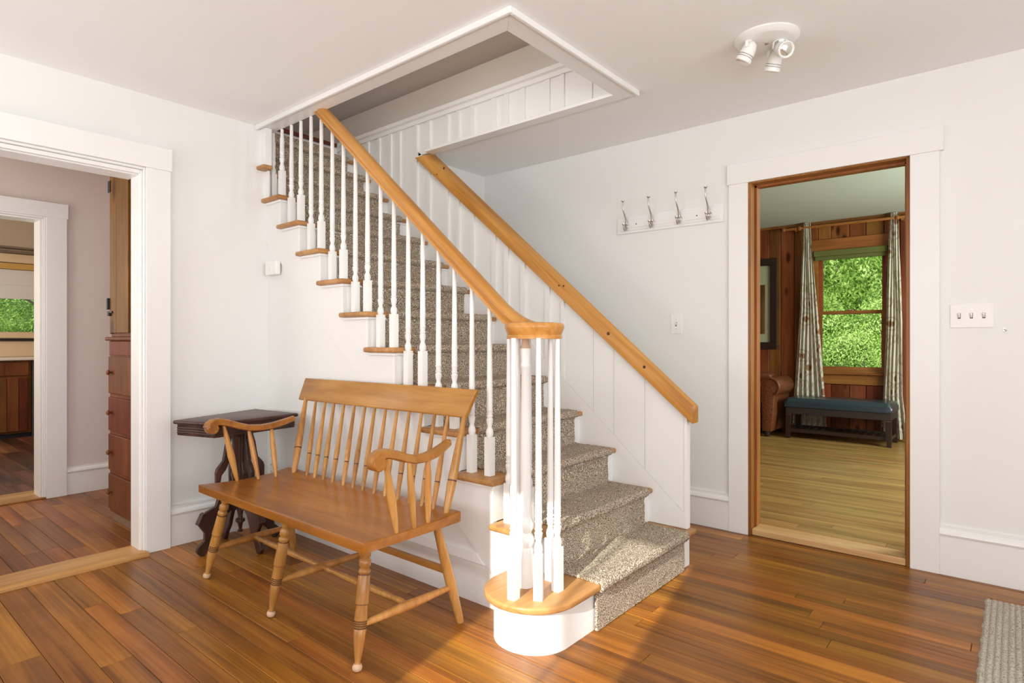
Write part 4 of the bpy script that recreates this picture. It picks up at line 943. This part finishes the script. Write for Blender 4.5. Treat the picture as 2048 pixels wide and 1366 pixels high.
# ------------------------------------------------------------ outside
struct('ground', M().box(-30, 20, 9.0, 40, -.7, -.5).box(-40, -9.7, -20, 9.0, -.7, -.5), GRASS)
def shrub_mesh(n, seed, leaf=.021):
    rnd = random.Random(seed); m = M(); vs_ = []; fs = []
    blobs = [(rnd.uniform(-.7, .7), rnd.uniform(-.5, .5), rnd.uniform(.35, 1.5), rnd.uniform(.35, .6)) for _ in range(9)]
    for i in range(n):
        bx, by, bz, br = rnd.choice(blobs); d = Vector((rnd.gauss(0, 1), rnd.gauss(0, 1), rnd.gauss(0, 1))).normalized() * br * rnd.uniform(.7, 1.05)
        c = Vector((bx, by, bz)) + d; c.z = max(c.z, .02); u = Vector((rnd.gauss(0, 1), rnd.gauss(0, 1), rnd.gauss(0, 1))).normalized(); w = u.orthogonal().normalized(); s = leaf * rnd.uniform(.6, 1.3)
        k = len(vs_); vs_ += [c - u * s, c + w * s * .45, c + u * s, c - w * s * .45]; fs.append((k, k + 1, k + 2, k + 3))
    m.add(vs_, fs); return m
def shrub(loc, sc, label, grp, proto=[None]):
    if proto[0] is None:
        r = thing('shrub', label, 'shrub', (0, 0, 0), grp)
        build('foliage', shrub_mesh(48000, 5), LEAF, r, kind='stuff')
        st_ = M()
        for a in range(5): st_.lathe((0, 0, 0), (.5 * math.cos(a * 1.3), .4 * math.sin(a * 1.3), 1.3), [(0, .035), (1, .008)], 6)
        build('branches', st_, BARK, r); proto[0] = r; o_ = r
    else: o_ = copy_tree(proto[0]); o_['label'] = label; o_['group'] = grp
    o_.location = loc; o_.scale = sc; o_.rotation_euler = (0, 0, random.uniform(0, 6))
    return o_
for x, y, s in [(-2.4, 13.0, 1.2), (-3.9, 13.6, 1.5), (-.8, 14.0, 1.5), (-3.0, 16.8, 2.6), (-6.6, 17.2, 2.6), (.8, 17.5, 2.6), (-4.2, 22.5, 4.0)]:
    shrub((x, y, -.5), (s, s, s), 'sunlit leafy green shrub outside the living room window', 'shrubs outside the living room window')
for x, y, s in [(-14.5, 2.6, 1.35), (-16.0, 5.2, 1.5), (-19, 2.4, 2.3), (-21, 6.6, 2.4)]:
    shrub((x, y, -.5), (s, s, s), 'leafy green shrub outside the kitchen window', 'shrubs outside the kitchen window')
br = M()
br.lathe((-12.6, 1.2, 2.6), (-12.6, 3.4, 1.2), [(0, .03), (1, .008)], 8).lathe((-12.6, 1.7, 2.2), (-12.7, 1.9, 1.2), [(0, .014), (1, .004)], 6).lathe((-12.6, 2.3, 1.9), (-12.5, 3.3, 2.1), [(0, .012), (1, .004)], 6).lathe((-12.6, 1.2, 2.6), (-12.6, -.3, -.5), [(0, .04), (1, .12)], 8)
tag(build('bare_tree', br, BARK), 'thin bare branched tree outside the kitchen window', 'tree')
